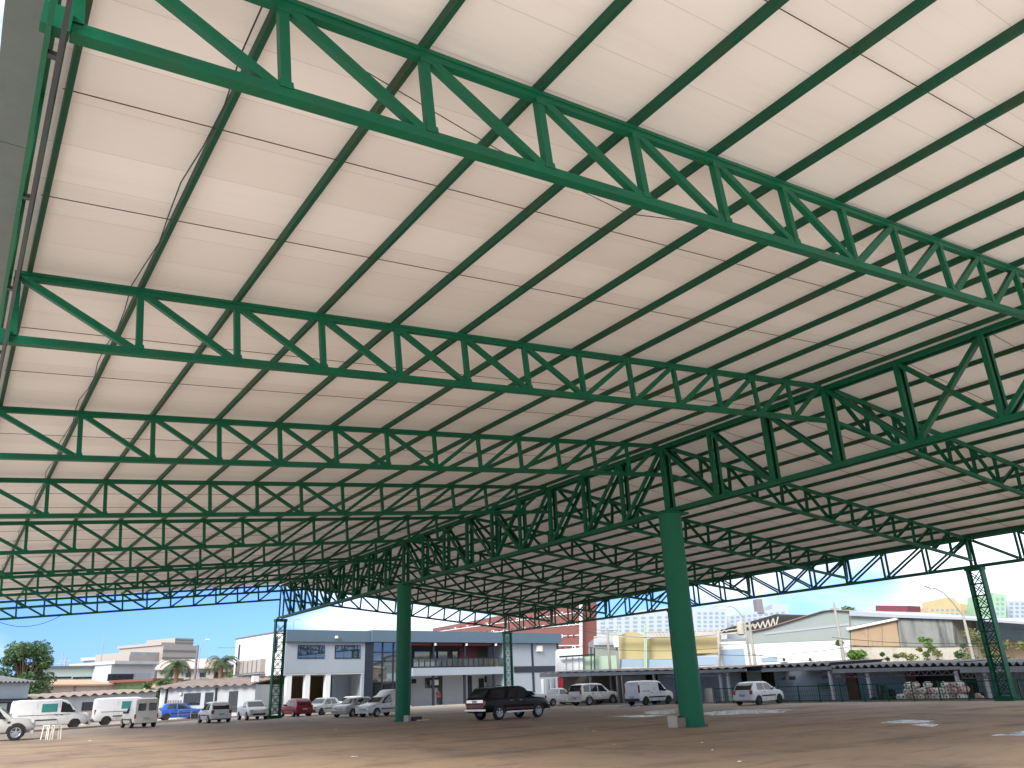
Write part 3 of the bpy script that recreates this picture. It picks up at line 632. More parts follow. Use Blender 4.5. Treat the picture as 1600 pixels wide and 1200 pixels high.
# left group
small_pickup('white small pickup facing the camera, beside the far lattice column', (394, 1124.5), 267, far_row)
hatch('car', 'white hatchback seen from behind, right of the blue car', (334, 1129), 91, 'car_white', 1.52, group=far_row)
hatch('car', 'dark red hatchback seen from behind beside the far lattice column', (462, 1119.5), 94, 'car_red', 1.50, group=far_row)
hatch('car', 'white boxy hatchback with black lower trim, right of the red hatchback', (503, 1116.8), 212, 'car_white', 1.48, group=far_row, rim='black_rim', bump='black_plastic')
hatch('car', 'silver hatchback with dark windows, left of the white box van', (553, 1119.5), 208, 'car_silver', 1.45, group=far_row)
hatch('car', 'pale car behind the silver hatchback, only its windshield showing', (546, 1111.5), 208, 'car_white', 1.5, group=far_row)
hatch('car', 'bright blue hatchback behind the railing', (279, 1124.5), 356, 'car_blue', 1.46, scale=1.06, group=far_row, rim='black_rim')
# compact box van (car front, tall rear box)
def box_van(label, px, hd, paint_, H=1.88, group=None, z=0., scale=1.):
    st = [(0, .40, .90, H - .22, .95, .88), (.08, .34, .95, H - .06, .98, .88), (.4, .30, .96, H, 1, .88), (1.35, .28, .95, H + .02, 1, .88), (1.62, .28, .94, H - .03, 1, .85), (2.05, .26, .92, 1.52, 1, .79), (2.45, .26, .91, 1.40, 1, .77), (3.0, .26, .90, .98, 1, .86), (3.72, .26, .80, .86, .97, .84), (3.98, .3, .66, .72, .92, .8), (4.1, .38, .52, .58, .84, .74)]
    c = Car('box_van', label, px, hd, 4.1, 1.66, st, paint_, (.78, 3.30), .30, group, 'rim', z, scale)
    c.side_window(1.70, 2.72, 1.82, 2.38); c.cross_window('windshield', 3.0, 2.45); c.common(4.04, 0, (.42, .72, .60, .76), (.70, .80, .62, .90), paint_)
    for sg in (1, -1):
        MB().box((-.03 + c.x0, sg * .10, 1.12), (.05 + c.x0, sg * .60, 1.60)).build('rear_window', 'window_dark', c.t, bevel=.03)
    c.mirrors(2.66, .95, 'black_plastic'); c.seam(1.64, .36, .94); c.handle(1.75, .82); c.strip('side_moulding', 'black_plastic', 1.1, 2.9, .52, .59); c.end_box('grille', 'black_plastic', 4.06, -.42, .42, .52, .6, d=.04, both=False)
    return c
box_van('white compact box van parked left of the farther round column', (596, 1119), 199, 'car_white', group=far_row)
box_van('cream box van seen from behind, between the big white vans', (215, 1136.5), 93, 'car_cream', 1.95, group=far_row)
# large vans
def big_van(label, px, hd, group, z=0., scale=1., H=2.15):
    st = [(0, .42, 1.1, H - .18, .96, .88), (.08, .36, 1.15, H - .05, .99, .88), (.5, .32, 1.18, H, 1, .88), (3.2, .32, 1.18, H, 1, .88), (3.65, .32, 1.16, H - .10, 1, .86), (3.95, .32, 1.15, H - .36, 1, .83), (4.5, .32, 1.10, 1.20, 1, .88), (5.05, .32, .95, 1.02, .97, .84), (5.22, .36, .74, .8, .9, .78), (5.28, .44, .58, .64, .84, .74)]
    c = Car('cargo_van', label, px, hd, 5.28, 1.95, st, 'car_white', (.95, 4.35), .34, group, 'black_rim', z, scale)
    c.side_window(3.30, 4.25, 3.30, 3.85); c.side_window(2.0, 3.05, 2.0, 3.05, 'teal_glass', .06, .22); c.cross_window('windshield', 4.5, 3.95)
    c.common(5.24, 0, (.55, .80, .70, .90), (.86, .94, .80, 1.25)); c.mirrors(4.2, 1.2, 'black_plastic'); c.strip('side_moulding', 'black_plastic', 1.4, 3.1, .66, .74); c.strip('waist_line', 'black_plastic', .5, 4.0, 1.04, 1.07, .008); c.seam(3.2, .45, 1.9); c.seam(1.7, .45, 1.9); c.handle(3.28, 1.0); c.handle(2.95, 1.0)
    return c
big_van('white cargo van with teal window, leftmost behind the plastic stools', (74, 1140), 358, far_row)
big_van('white cargo van with teal window, behind the cream box van', (197, 1131.5), 358, far_row)
# silver pickup nose at the left edge
st = [(0, .55, 1.0, 1.05, .95, .92), (2.0, .45, 1.08, 1.12, 1, .92), (2.05, .42, 1.08, 1.75, 1, .80), (3.2, .4, 1.07, 1.77, 1, .80), (3.5, .4, 1.06, 1.68, 1, .80), (4.15, .4, 1.05, 1.12, 1, .88), (4.85, .42, 1.0, 1.06, .97, .86), (5.12, .48, .86, .94, .92, .82), (5.25, .55, .66, .72, .86, .78)]
pl = ground_at(25, 1157)
c = Car('pickup', 'silver pickup entering at the left edge, only its nose showing', (pl.x - 1.61, pl.y + .75, 0), -6, 5.25, 1.86, st, 'car_silver', (1.2, 4.42), .40)
c.side_window(2.2, 2.9, 2.2, 2.9); c.side_window(3.0, 3.85, 3.0, 3.45); c.cross_window('windshield', 4.15, 3.5); c.common(5.18, 0, (.55, .82, .82, .98), (.8, .92, .8, 1.1), 'car_silver'); c.mirrors(3.7, 1.1, 'black_plastic'); c.seam(2.95, .5, 1.05); c.handle(3.05, .98); c.strip('fender_badge', 'black_plastic', 3.96, 4.10, .86, .96, .012)

# ------------------------------------------------------------------ office building (facade runs nearly along x)
A0 = Vector((5.2, 77.4)); A1 = Vector((43.9, 81.8))
wf = wall_line(A0, A1)
D = (A1 - A0).normalized(); Nb = Vector((-D.y, D.x))
O = Site('office_building', 'long two-storey white office building with slate-blue parapet behind the parked cars', 'building', (A0.x, A0.y, 0), wf)
def V3(p, z): return Vector((p.x, p.y, z))
def slab(name, m, s0, s1, d0, d1, z0, z1, parent=None):
    p = A0 + D * s0 + Nb * d0 - A0
    return MB().obox(V3(p, z0), V3(D * (s1 - s0), 0), V3(Nb * (d1 - d0), 0), (0, 0, z1 - z0)).build(name, m, parent or O.root)
Sx = lambda u, v=1045: (wf.at(u, v).xy - A0).dot(D)
Zx = lambda u, v: wf.at(u, v).z
LT = (A1 - A0).length; WD = 12.6
s_g0, s_g1, s_b1, s_r0 = Sx(571), Sx(643), Sx(786), Sx(803)
zt, zf, zu, zs0, zs1 = Zx(500, 985), Zx(500, 1003), Zx(500, 1052), Zx(700, 1055), Zx(700, 1043)
slab('parapet', 'fascia', -.12, s_g0 + .4, -.35, .6, zf, zt); slab('roof_slab', 'grey_paint', -.05, s_g0, .6, WD, zf - .1, zt - .5)
slab('parapet', 'fascia', s_g0 + .4, LT + .35, -.6, 2.0, zf + .02, zt + .10); slab('roof_slab', 'grey_paint', s_g0, LT, 2.0, 7.6, zf - .1, zt - .4)

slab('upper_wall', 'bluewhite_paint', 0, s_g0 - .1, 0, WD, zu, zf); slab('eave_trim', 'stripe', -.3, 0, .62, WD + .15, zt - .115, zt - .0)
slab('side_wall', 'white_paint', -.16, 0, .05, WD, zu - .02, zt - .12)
for (u0, u1, v0, v1) in ((465, 507, 1008, 1029), (523, 563, 1008, 1029)):
    f = O.rect('window', 'navy', u0, v0, u1, v1, .05, .02)
    du = (u1 - u0 - 3) / 3
    for i in range(3): O.rect('pane', 'mirror_glass', u0 + 1.2 + i * (du + .6), v0 + 1.6, u0 + 1.2 + i * (du + .6) + du, v1 - 1.4, .065, -.03, f)
# open ground floor bay
slab('floor_slab', 'white_paint', 0, s_g0 - .1, .05, WD, zu - .12, zu - .01)
for u in (452, 481, 513, 400):
    s_ = Sx(u, 1075); slab('pillar', 'white_paint', s_ - .28, s_ + .28, .1, .6, 0, zu - .12)
Sq = lambda u, d_: (wf.at(u, 1075, -d_).xy - A0).dot(D)
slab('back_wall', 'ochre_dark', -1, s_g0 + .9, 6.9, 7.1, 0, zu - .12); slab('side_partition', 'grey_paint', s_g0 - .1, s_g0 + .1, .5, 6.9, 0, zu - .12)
slab('partition_wall', 'bluewhite_paint', Sq(519, 3.0), s_g0 - .11, 3.0, 3.2, 0, zu - .12)
slab('end_post', 'bluewhite_paint', s_g0 - .45, s_g0 - .12, .0, .3, 0, zu - .12)
slab('glazing_frame', 'navy', s_g0 - .08, s_g0 + .95, -.05, .5, 0, zf)
# glazed stair hall
gw = slab('curtain_wall', 'mirror_glass', s_g0 + .95, s_g1, .12, .25, .3, zf)
for u in (580, 598, 615, 632, 642): s_ = Sx(u); slab('mullion', 'navy', s_ - .06, s_ + .06, .02, .11, .3, zf, gw)
for v in (1033, 1066, 1019): z_ = Zx(600, v); slab('transom', 'navy', s_g0 + .95, s_g1, .03, .10, z_ - .06, z_ + .06, gw)
slab('plinth', 'grey_paint', s_g0 + .95, s_g1, .0, .3, 0, .3)
# balcony bay
slab('balcony_slab', 'bluewhite_paint', s_g1, s_b1, -.3, 3.2, zs0, zs1)
slab('recessed_wall', 'interior', s_g1, s_b1, 3.0, 3.2, zs1, zf)
for u0, u1 in ((648, 662), (668, 694), (698, 722), (728, 738)):
    f = slab('balcony_window', 'navy', Sx(u0, 1025), Sx(u1, 1025), 2.9, 2.99, zs1 + .15, zf - .7); slab('pane', 'mirror_glass', Sx(u0, 1025) + .12, Sx(u1, 1025) - .12, 2.86, 2.895, zs1 + .3, zf - .85, f)
slab('wall_panel', 'maroon', Sx(740), Sx(768), 2.88, 2.99, zs1, zf - .3)
slab('soffit_band', 'maroon', s_g1, s_b1, .1, 2.9, zf - .28, zf - .02)
rl = slab('railing', 'navy', s_g1, s_b1, -.26, -.20, zs1 + .98, zs1 + 1.05)
slab('bottom_rail', 'navy', s_g1, s_b1, -.26, -.20, zs1 + .08, zs1 + .13, rl)
n = 17
for i in range(n + 1):
    s_ = lerp(s_g1 + .05, s_b1 - .05, i / n); slab('baluster', 'navy', s_ - .03, s_ + .03, -.25, -.21, zs1, zs1 + .98, rl)
for i in range(n):
    s0_, s1_ = lerp(s_g1 + .05, s_b1 - .05, (i + .1) / n), lerp(s_g1 + .05, s_b1 - .05, (i + .9) / n); slab('rail_glass', 'mirror_glass', s0_, s1_, -.24, -.22, zs1 + .15, zs1 + .95, rl)
for u in (677, 726, 772):
    s_ = Sx(u, 1030); slab('balcony_post', 'navy', s_ - .11, s_ + .11, -.12, .1, zs1, zf)
    MB().tube([V3(D * s_ + Nb * -.4, zf - .34), V3(D * s_ + Nb * -.4, zf - .06)], .16, 10).build('lamp', 'plastic_white', O.root)
    s_ = Sx(u, 1075); slab('ground_post', 'navy', s_ - .12, s_ + .12, -.1, .14, 0, zs0)
slab('ground_wall', 'grey_paint', s_g1, s_b1, 3.4, 3.6, 0, zs0)
for u0, u1, v0, v1, m_ in ((643, 650, 1061, 1068, 'window_dark'), (664, 686, 1059, 1075, 'window_dark'), (684, 691, 1056, 1095, 'navy'), (731, 737, 1056, 1094, 'navy'), (748, 756, 1060, 1094, 'navy'), (757, 783, 1056, 1066, 'window_dark')):
    w2 = Wall((A0 + Nb * 3.4), (wf.n.x, wf.n.y)); a = w2.at(u0, (v0 + v1) / 2); b_ = w2.at(u1, (v0 + v1) / 2); z0, z1 = max(0, w2.at((u0 + u1) / 2, v1).z), w2.at((u0 + u1) / 2, v0).z
    if v1 > 1090: z0 = 0.02
    s0_, s1_ = (a.xy - A0).dot(D), (b_.xy - A0).dot(D); slab('door' if v1 > 1090 else 'window', m_, s0_, s1_, 3.33, 3.395, z0, z1)
slab('condenser_unit', 'plastic_white', Sx(697, 1060), Sx(706, 1060), 2.7, 3.35, 2.35, 2.95)
slab('walkway_slab', 'pale_concrete', -1, LT + .2, -2.2, 7.4, .0, .12)
# right section
slab('upper_wall', 'bluewhite_paint', s_b1, LT, 0, 7.6, zs1, zf); slab('lower_wall', 'bluewhite_paint', s_b1, LT, .02, 7.6, 0, zs0)
zb0, zb1 = Zx(840, 1050), Zx(840, 1041)
slab('trim_band', 'navy', s_r0, LT + .05, -.06, .01, zb0, zb1); slab('wall_band', 'bluewhite_paint', s_b1, LT, .04, 7.5, zs0, zs1)
for u in (832.5, 873): slab('trim_post', 'navy', Sx(u) - .16, Sx(u) + .16, -.05, .015, 0, zf)
slab('condenser_unit', 'plastic_white', Sx(837, 1013), Sx(845, 1013), -.35, -.0, Zx(840, 1018), Zx(840, 1009))
# air-conditioner rack on the side wall: a row of condensers
for i in range(6):
    y0 = 4.2 + i * 1.15
    MB().obox(V3(D * -.75 + Nb * y0, zu + .35), V3(D * .6, 0), V3(Nb * .82, 0), (0, 0, 1.35)).build('condenser_unit', 'beige', O.root, bevel=.03)
MB().obox(V3(D * -.9 + Nb * 4.0, zu + .18), V3(D * .75, 0), V3(Nb * 7.2, 0), (0, 0, .12)).build('condenser_shelf', 'galv', O.root)
for y0, z0, hgt in ((11.2, zu + 2.0, 1.6), (1.6, zu + 2.2, 1.6)): MB().obox(V3(D * -.19 + Nb * y0, z0), V3(D * .06, 0), V3(Nb * .5, 0), (0, 0, hgt)).build('side_window', 'window_dark', O.root)
slab('flood_lamp', 'plastic_white', Sx(521, 995), Sx(524, 995), -.62, -.36, Zx(522, 998), Zx(522, 994))

# scaffold by the office
sc = stand('scaffold_tower', 'slender red and white scaffold tower standing against the office balcony', 'scaffold', tuple(ground_at(772, 1097.8)))
for dx in (0, 1.25, 2.5):
    for dy in (0, .9): MB().tube([(dx - 1.25, dy, 0), (dx - 1.25, dy, 8.1)], .03, 6).build('standard', 'galv' if dx else 'paper', sc)
for k in range(9):
    z = .5 + k * .92
    for dy in (0, .9): MB().tube([(-1.25, dy, z), (1.25, dy, z)], .025, 6).build('ledger', 'orange_roof', sc)

# person in the office doorway
def skinned(name, verts, edges, radii, m, parent, root=0):
    me = bpy.data.meshes.new(name); me.from_pydata(verts, edges, []); o = bpy.data.objects.new(name, me); COL.objects.link(o); o.parent = parent
    me.materials.append(M[m]); md = o.modifiers.new('skin', 'SKIN'); 
    if not me.skin_vertices: me.skin_vertices.new()
    for i, r_ in enumerate(radii): me.skin_vertices[0].data[i].radius = (r_, r_) if not isinstance(r_, tuple) else r_
    me.skin_vertices[0].data[root].use_root = True
    s2 = o.modifiers.new('sub', 'SUBSURF'); s2.levels = s2.render_levels = 2; md.use_smooth_shade = True
    return o
pp = wf.at(684.5, 1080, -1.6); pr = thing('person', 'person in red shirt and dark trousers standing in the shaded walkway of the office', 'person', (pp.x, pp.y, .12), R(250))
bv = [(0, 0, .93), (0, 0, 1.08), (0, 0, 1.28), (.0, 0, 1.42), (.01, 0, 1.50), (.02, 0, 1.60), (.02, 0, 1.70), (0, .17, 1.40), (.0, .24, 1.14), (.06, .25, .90), (0, -.17, 1.40), (-.02, -.25, 1.14), (.05, -.26, .90),
      (0, .09, .86), (.02, .10, .48), (-.02, .11, .08), (.12, .12, .03), (0, -.09, .86), (.0, -.11, .48), (-.03, -.13, .08), (.11, -.15, .03), (.08, .25, .82), (.07, -.26, .82)]
be = [(0, 1), (1, 2), (2, 3), (3, 4), (4, 5), (5, 6), (3, 7), (7, 8), (8, 9), (3, 10), (10, 11), (11, 12), (0, 13), (13, 14), (14, 15), (15, 16), (0, 17), (17, 18), (18, 19), (19, 20), (9, 21), (12, 22)]
brd = [.13, .12, .14, .11, .05, .085, .07, .06, .042, .032, .06, .042, .032, .09, .06, .04, .035, .09, .06, .04, .035, .03, .03]
skinned('body', bv, be, brd, 'skin', pr)
skinned('shirt', [(0, 0, .90), (0, 0, 1.08), (0, 0, 1.28), (0, 0, 1.41), (0, .17, 1.41), (0, .23, 1.18), (0, -.17, 1.41), (-.01, -.24, 1.18)], [(0, 1), (1, 2), (2, 3), (3, 4), (4, 5), (3, 6), (6, 7)], [.15, .14, .155, .12, .075, .06, .075, .06], 'shirt', pr)
skinned('trousers', [(0, 0, .95), (0, .09, .84), (.02, .10, .48), (-.02, .11, .10), (0, -.09, .84), (0, -.11, .48), (-.03, -.13, .10)], [(0, 1), (1, 2), (2, 3), (0, 4), (4, 5), (5, 6)], [.145, .105, .075, .06, .105, .075, .06], 'jeans', pr)
skinned('hair', [(.0, 0, 1.68), (.01, 0, 1.75)], [(0, 1)], [.09, .06], 'hair', pr)

# ------------------------------------------------------------------ low buildings on the left
def corrugated(root, name, m, a, b, up, n, amp=.06):
    """wavy sheet from edge a-b, running along vector up; n waves"""
    a, b, up = Vector(a), Vector(b), Vector(up); mb = MB(); k = n * 8; nn = up.cross(b - a).normalized()
    if nn.z < 0: nn = -nn
    for j in range(2):
        for i in range(k + 1):
            t = i / k; w = amp * math.cos(t * n * 2 * math.pi); mb.v.append(tuple(a.lerp(b, t) + nn * w + up * j))
    for j in range(2):
        for i in range(k + 1):
            t = i / k; w = amp * math.cos(t * n * 2 * math.pi) - .03; mb.v.append(tuple(a.lerp(b, t) + nn * w + up * j))
    q = k + 1
    for i in range(k):
        mb.f.append((i, i + 1, q + i + 1, q + i)); mb.f.append((2 * q + i, 3 * q + i, 3 * q + i + 1, 2 * q + i + 1)); mb.f.append((i, 2 * q + i, 2 * q + i + 1, i + 1)); mb.f.append((q + i, q + i + 1, 3 * q + i + 1, 3 * q + i))
    return mb.build(name, m, root, smooth=False)
def line_site(name, label, cat, u0, d0, u1, d1, group=None):
    def g2(u, d):
        v = 1108.2 - .03975 * u; r = ray(u, v); return (CAM + r * d).xy
    a, b = g2(u0, d0), g2(u1, d1); w = wall_line(a, b); s = Site(name, label, cat, (a.x, a.y, 0), w, group); s.a, s.b = a, b; return s
S = line_site('low_building', 'low grey-white building with wavy brown roof beside the office block', 'building', 250, 79, 398, 77)
zt = S.w.at(320, 1073).z; D2 = V3((S.b - S.a), 0); N2 = -S.w.n
MB().obox((0, 0, 0), D2, N2 * 7, (0, 0, zt)).build('wall', 'grey_paint', S.root)
MB().obox(Vector((-.02, 0, 0)) + N2 * .05, -D2.normalized() * .10, N2 * 6.9, (0, 0, zt)).build('side_wall', 'white_paint', S.root)
corrugated(S.root, 'roof', 'brown_roof', V3(-D2.normalized().xy * .6, zt + .05) - N2 * .7, D2 + V3(D2.normalized().xy * .2, zt + .05) - N2 * .7, N2 * 8 + Vector((0, 0, .85)), 11, .09)
for u0, v0, u1, v1, m_, nm in ((287, 1083, 313, 1102, 'window_dark', 'window'), (320, 1082, 333, 1104, 'window_dark', 'window'), (357, 1080, 371, 1113, 'navy', 'door')):
    f = S.rect(nm, 'dark_steel', u0, v0, u1, v1, .04, .02); 
    if nm == 'window':
        k = int((u1 - u0) / 5)
        for i in range(k): S.rect('pane', m_, u0 + .8 + i * (u1 - u0 - 1.2) / k, v0 + 1.4, u0 + .8 + (i + .82) * (u1 - u0 - 1.2) / k, v1 - 1.2, .055, -.03, f)
for u in (259.5, 337): S.rect('downpipe', 'navy', u - 1.2, 1075, u + 1.2, 1118, .14, 0)
for u0, v0 in ((241, 1086), (246, 1085)): pass
S.rect('wall_lamp', 'plastic_white', 281.5, 1082, 285, 1086, .2, 0)
for i in range(7): S.rect('notice_board', 'tan', 257 + i * 4, 1094, 259.2 + i * 4, 1101, .06, 0)

S = line_site('grey_warehouse', 'long low grey wall with scalloped tile coping behind the white cargo vans', 'building', 38, 74, 242, 88)
zt = S.w.at(140, 1087).z; D2 = V3((S.b - S.a), 0); N2 = -S.w.n
z1 = S.w.at(60, 1092).z; z2 = S.w.at(230, 1081).z
MB().prism([(0, 0, 0), D2, D2 + Vector((0, 0, z2)), Vector((0, 0, z1))], N2 * 5).build('wall', 'grey_paint', S.root)
corrugated(S.root, 'roof', 'brown_roof', Vector((0, 0, z1 + .08)) - N2 * .4, D2 + Vector((0, 0, z2 + .08)) - N2 * .4, N2 * 6 + Vector((0, 0, .25)), 13, .11)
f = S.rect('window', 'dark_steel', 128, 1097, 150, 1110, .04, .02); S.rect('pane', 'window_dark', 129.5, 1098.5, 148.5, 1109, .055, -.03, f)
S = line_site('grey_annex', 'pale grey flat-fronted block with dark doorway at the left edge', 'building', -70, 66, 40, 72)
zt = S.w.at(20, 1067).z; D2 = V3((S.b - S.a), 0); N2 = -S.w.n
MB().obox((0, 0, 0), D2, N2 * 8, (0, 0, zt)).build('wall', 'bluewhite_paint', S.root)
corrugated(S.root, 'roof', 'grey_roof', V3(-D2.xy * .02, zt + .08) - N2 * .4, D2 * 1.04 + Vector((0, 0, zt + .08)) - N2 * .4, N2 * 8 + Vector((0, 0, 1.1)), 16, .08)
S.rect('awning', 'navy', -20, 1092, 36, 1095, .5, 0); f = S.rect('doorway', 'dark_steel', -10, 1097, 24, 1128, .05, 0); S.rect('shutter', 'sage_wall', -8, 1099, 8, 1128, .07, -.05, f)
S = line_site('pink_shed', 'pinkish low shed with orange clay roof behind the grey wall', 'building', 38, 92, 176, 100)
zt = S.w.at(110, 1072).z; D2 = V3((S.b - S.a), 0); N2 = -S.w.n
MB().obox((0, 0, 0), D2, N2 * 6, (0, 0, zt)).build('wall', 'pink', S.root); MB().obox(Vector((-.3, 0, zt)) - N2 * .5, D2 * 1.02, N2 * 7 + Vector((0, 0, .75)), (0, 0, .14)).build('roof', 'orange_roof', S.root)
S.rect('pilaster', 'brown_roof', 69, 1073, 74, 1092, .12, 0); S.rect('pilaster', 'brown_roof', 115, 1071, 117, 1090, .12, 0)
S = line_site('orange_shed', 'small orange and green painted shed behind the tile coping', 'building', 173, 100, 240, 98)
zt = S.w.at(200, 1066).z; D2 = V3((S.b - S.a), 0); N2 = -S.w.n
MB().obox((0, 0, 0), D2, N2 * 5, (0, 0, zt)).build('wall', 'apt_yellow', S.root); MB().obox(Vector((-.3, 0, zt)) - N2 * .4, D2 * 1.03, N2 * 5.5, (0, 0, .3)).build('roof', 'brick_red', S.root); S.rect('wall_panel', 'leaf', 182, 1070, 224, 1082, .06, 0)
S = line_site('sage_building', 'pale green flat-roofed building with a dark strip of windows at the left', 'building', 55, 125, 166, 132)
zt = S.w.at(110, 1044).z; D2 = V3((S.b - S.a), 0); N2 = -S.w.n
MB().obox((0, 0, 0), D2, N2 * 9, (0, 0, zt)).build('wall', 'sage_wall', S.root); MB().obox(Vector((-.3, 0, zt)) - N2 * .5, D2 * 1.02, N2 * 9.6, (0, 0, .35)).build('roof', 'grey_roof', S.root)
for u0, u1 in ((72, 111), (114, 152)): S.rect('window', 'window_dark', u0, 1057.5, u1, 1060.5, .08, 0)
S.rect('water_tank', 'beige', 56, 1043, 70, 1054, .3, 2)
S = line_site('grey_store', 'grey flat store with dark glazed front behind the white cargo vans', 'building', 166, 128, 236, 135)
zt = S.w.at(200, 1038).z; D2 = V3((S.b - S.a), 0); N2 = -S.w.n
MB().obox((0, 0, 0), D2, N2 * 12, (0, 0, zt)).build('wall', 'grey_paint', S.root); MB().obox(Vector((-.3, 0, zt)) - N2 * 1.2, D2 * 1.02, N2 * 12, (0, 0, .5)).build('roof', 'grey_paint', S.root)
f = S.rect('shopfront', 'navy', 168, 1053, 208, 1064, .1, 0)
for i in range(3): S.rect('pane', 'window_dark', 170 + i * 13, 1055, 181 + i * 13, 1063, .13, -.08, f)
S.rect('door_panel', 'bluewhite_paint', 210, 1052, 234, 1066, .1, 0)
S = line_site('far_hall', 'distant pale flat-roofed hall beyond the grey store', 'building', 120, 220, 222, 220)
zt = S.w.at(170, 1031).z; D2 = V3((S.b - S.a), 0); N2 = -S.w.n
MB().obox((0, 0, 0), D2, N2 * 20, (0, 0, zt)).build('wall', 'apt_white', S.root); MB().obox(Vector((-.5, 0, zt)) - N2 * .6, D2 * 1.02, N2 * 21, (0, 0, .8)).build('roof', 'metal_roof', S.root)
# striped apartment house
S = line_site('striped_apartment_house', 'beige three-storey apartment house with grey horizontal stripes and rooftop tower', 'building', 245, 155, 302, 162)
D2 = V3((S.b - S.a), 0); N2 = -S.w.n; zt = S.w.at(270, 1008).z; ztt = S.w.at(285, 997).z
MB().obox((0, 0, 0), D2, N2 * 14, (0, 0, zt)).build('wall', 'beige', S.root)
q = (S.w.at(273, 1005) - S.o); q.z = zt; q2 = (S.w.at(302, 1005) - S.o); q2.z = zt
MB().obox(q, q2 - q, N2 * 9, (0, 0, ztt - zt)).build('rooftop_tower', 'beige', S.root)
MB().obox(Vector((-.4, 0, zt)) + N2 * 0 - D2 * .0, D2 * .5, N2 * 14.2, (0, 0, .5)).build('parapet', 'beige', S.root)
for i in range(9):
    z = zt * (i + .6) / 9 + .6
    if z < zt - .2: S_ = MB().obox(Vector((0, 0, z)) - N2 * .06, D2, N2 * .05, (0, 0, .42)).build('stripe_band', 'stripe', S.root)
for i in range(2): MB().obox(q + Vector((0, 0, .3 + i * .6)) - N2 * .06, q2 - q, N2 * .05, (0, 0, .3)).build('stripe_band', 'stripe', S.root)
side = MB().obox(-D2.normalized() * 6.5 + N2 * 1, D2.normalized() * 6.5, N2 * 11, (0, 0, zt - 1.4)).build('side_wing', 'beige', S.root)
for k in range(3):
    MB().obox(-D2.normalized() * 7.6 - N2 * .4 + Vector((0, 0, zt - 3.2 - k * 3.0)), D2.normalized() * 5.5, N2 * 1.4, (0, 0, 1.1)).build('balcony', 'beige', S.root)
    for j in range(2): MB().obox(-D2.normalized() * (5.6 - j * 2.6) + N2 * .93 + Vector((0, 0, zt - 2.9 - k * 3.0)), D2.normalized() * 1.2, N2 * .06, (0, 0, 1.3)).build('window', 'window_far', S.root)
S = line_site('cream_house', 'pale houses with a pink roof behind the palm trees', 'house', 240, 122, 330, 124)
D2 = V3((S.b - S.a), 0); N2 = -S.w.n; zt = S.w.at(285, 1046).z
MB().obox((0, 0, 0), D2, N2 * 8, (0, 0, zt)).build('wall', 'beige', S.root); MB().obox(Vector((-.3, 0, zt)) - N2 * .8, D2 * 1.03, N2 * 5 + Vector((0, 0, 1.5)), (0, 0, .2)).build('roof', 'pink', S.root)
for u0 in (262, 290, 312): S.rect('window', 'window_dark', u0, 1051, u0 + 8, 1058, .06, 0)
S = line_site('grey_row_house', 'low grey and brown row of houses between the palm trees and the office', 'house', 300, 128, 375, 124)
D2 = V3((S.b - S.a), 0); N2 = -S.w.n; zt = S.w.at(340, 1040).z
MB().obox((0, 0, 0), D2, N2 * 8, (0, 0, zt)).build('wall', 'beige', S.root); MB().obox(Vector((-.3, 0, zt)) - N2 * .8, D2 * 1.03, N2 * 5 + Vector((0, 0, 1.0)), (0, 0, .2)).build('roof', 'metal_roof', S.root)
S.rect('veranda_roof', 'brown_roof', 305, 1048, 370, 1051, 1.2, 0); S.rect('window', 'window_dark', 316, 1054, 328, 1062, .06, 0)

# kerb and railing before the cargo vans
k0, k1 = ground_at(-60, 1152), ground_at(428, 1116.5)
k0.x -= 0; d = (k1 - k0); L_ = d.length; dn = d.normalized(); pn = Vector((-dn.y, dn.x, 0))
tag(MB().obox((0, 0, 0), d, pn * .22, (0, 0, .13)).build('kerb', 'pale_concrete', loc=(k0.x, k0.y, 0)), 'pale concrete kerb in front of the cargo vans', 'kerb', kind='structure')
rr = thing('low_railing', 'low thin steel railing along the kerb by the blue car', 'railing', (k0.x, k0.y, .13))
s0_ = (ground_at(228, 1129) - k0).dot(dn); s1_ = (ground_at(395, 1118) - k0).dot(dn); npost = 9
for i in range(npost): p = dn * lerp(s0_, s1_, i / (npost - 1)) + pn * .11; MB().tube([p, p + Vector((0, 0, .85))], .03, 6).build('post', 'galv', rr)
for z in (.82, .45): MB().tube([dn * s0_ + pn * .11 + Vector((0, 0, z)), dn * s1_ + pn * .11 + Vector((0, 0, z))], .022, 6).build('rail', 'galv', rr)
# plastic stools
def stool(px, label):
    p = ground_at(*px); t = thing('plastic_stool', label, 'stool', tuple(p), random.uniform(0, 1), 'white plastic stools')
    MB().box((-.19, -.19, .66), (.19, .19, .70)).build('seat', 'plastic_white', t, bevel=.015)
    for sx_ in (-1, 1):
        for sy_ in (-1, 1): MB().bar((sx_ * .2, sy_ * .2, 0), (sx_ * .16, sy_ * .16, .66), (1, 0, 0), .045, .045).build('leg', 'plastic_white', t)
stool((73, 1155.5), 'left one of two white plastic stools near the silver pickup'); stool((86, 1155.5), 'right one of two white plastic stools near the silver pickup')
# concrete drum and tarped junk between the vans
p = ground_at(133, 1133); tag(MB().tube([(0, 0, 0), (0, 0, .55), (0, 0, 1.05)], [.36, .38, .36], 18).build('concrete_drum', 'pale_concrete', loc=tuple(p), smooth=True), 'pale round concrete drum between the two white cargo vans', 'drum')
p = ground_at(137, 1127); jk = thing('scrap_heap', 'heap of pale scrap panels leaning behind the concrete drum', 'scrap', tuple(p))
MB().obox((-1.3, 0, .9), (2.4, .2, .55), (.2, .9, .05), (0, 0, .08)).build('loose_panel', 'beige', jk); MB().obox((-.9, .3, 0), (1.9, 0, 0), (0, .8, 0), (0, 0, 1.0)).build('frame', 'dark_steel', jk); MB().tube([(1.0, .3, 1.4), (1.0, .3, 1.75)], [.16, .1], 8).build('knob', 'red_paint', jk)

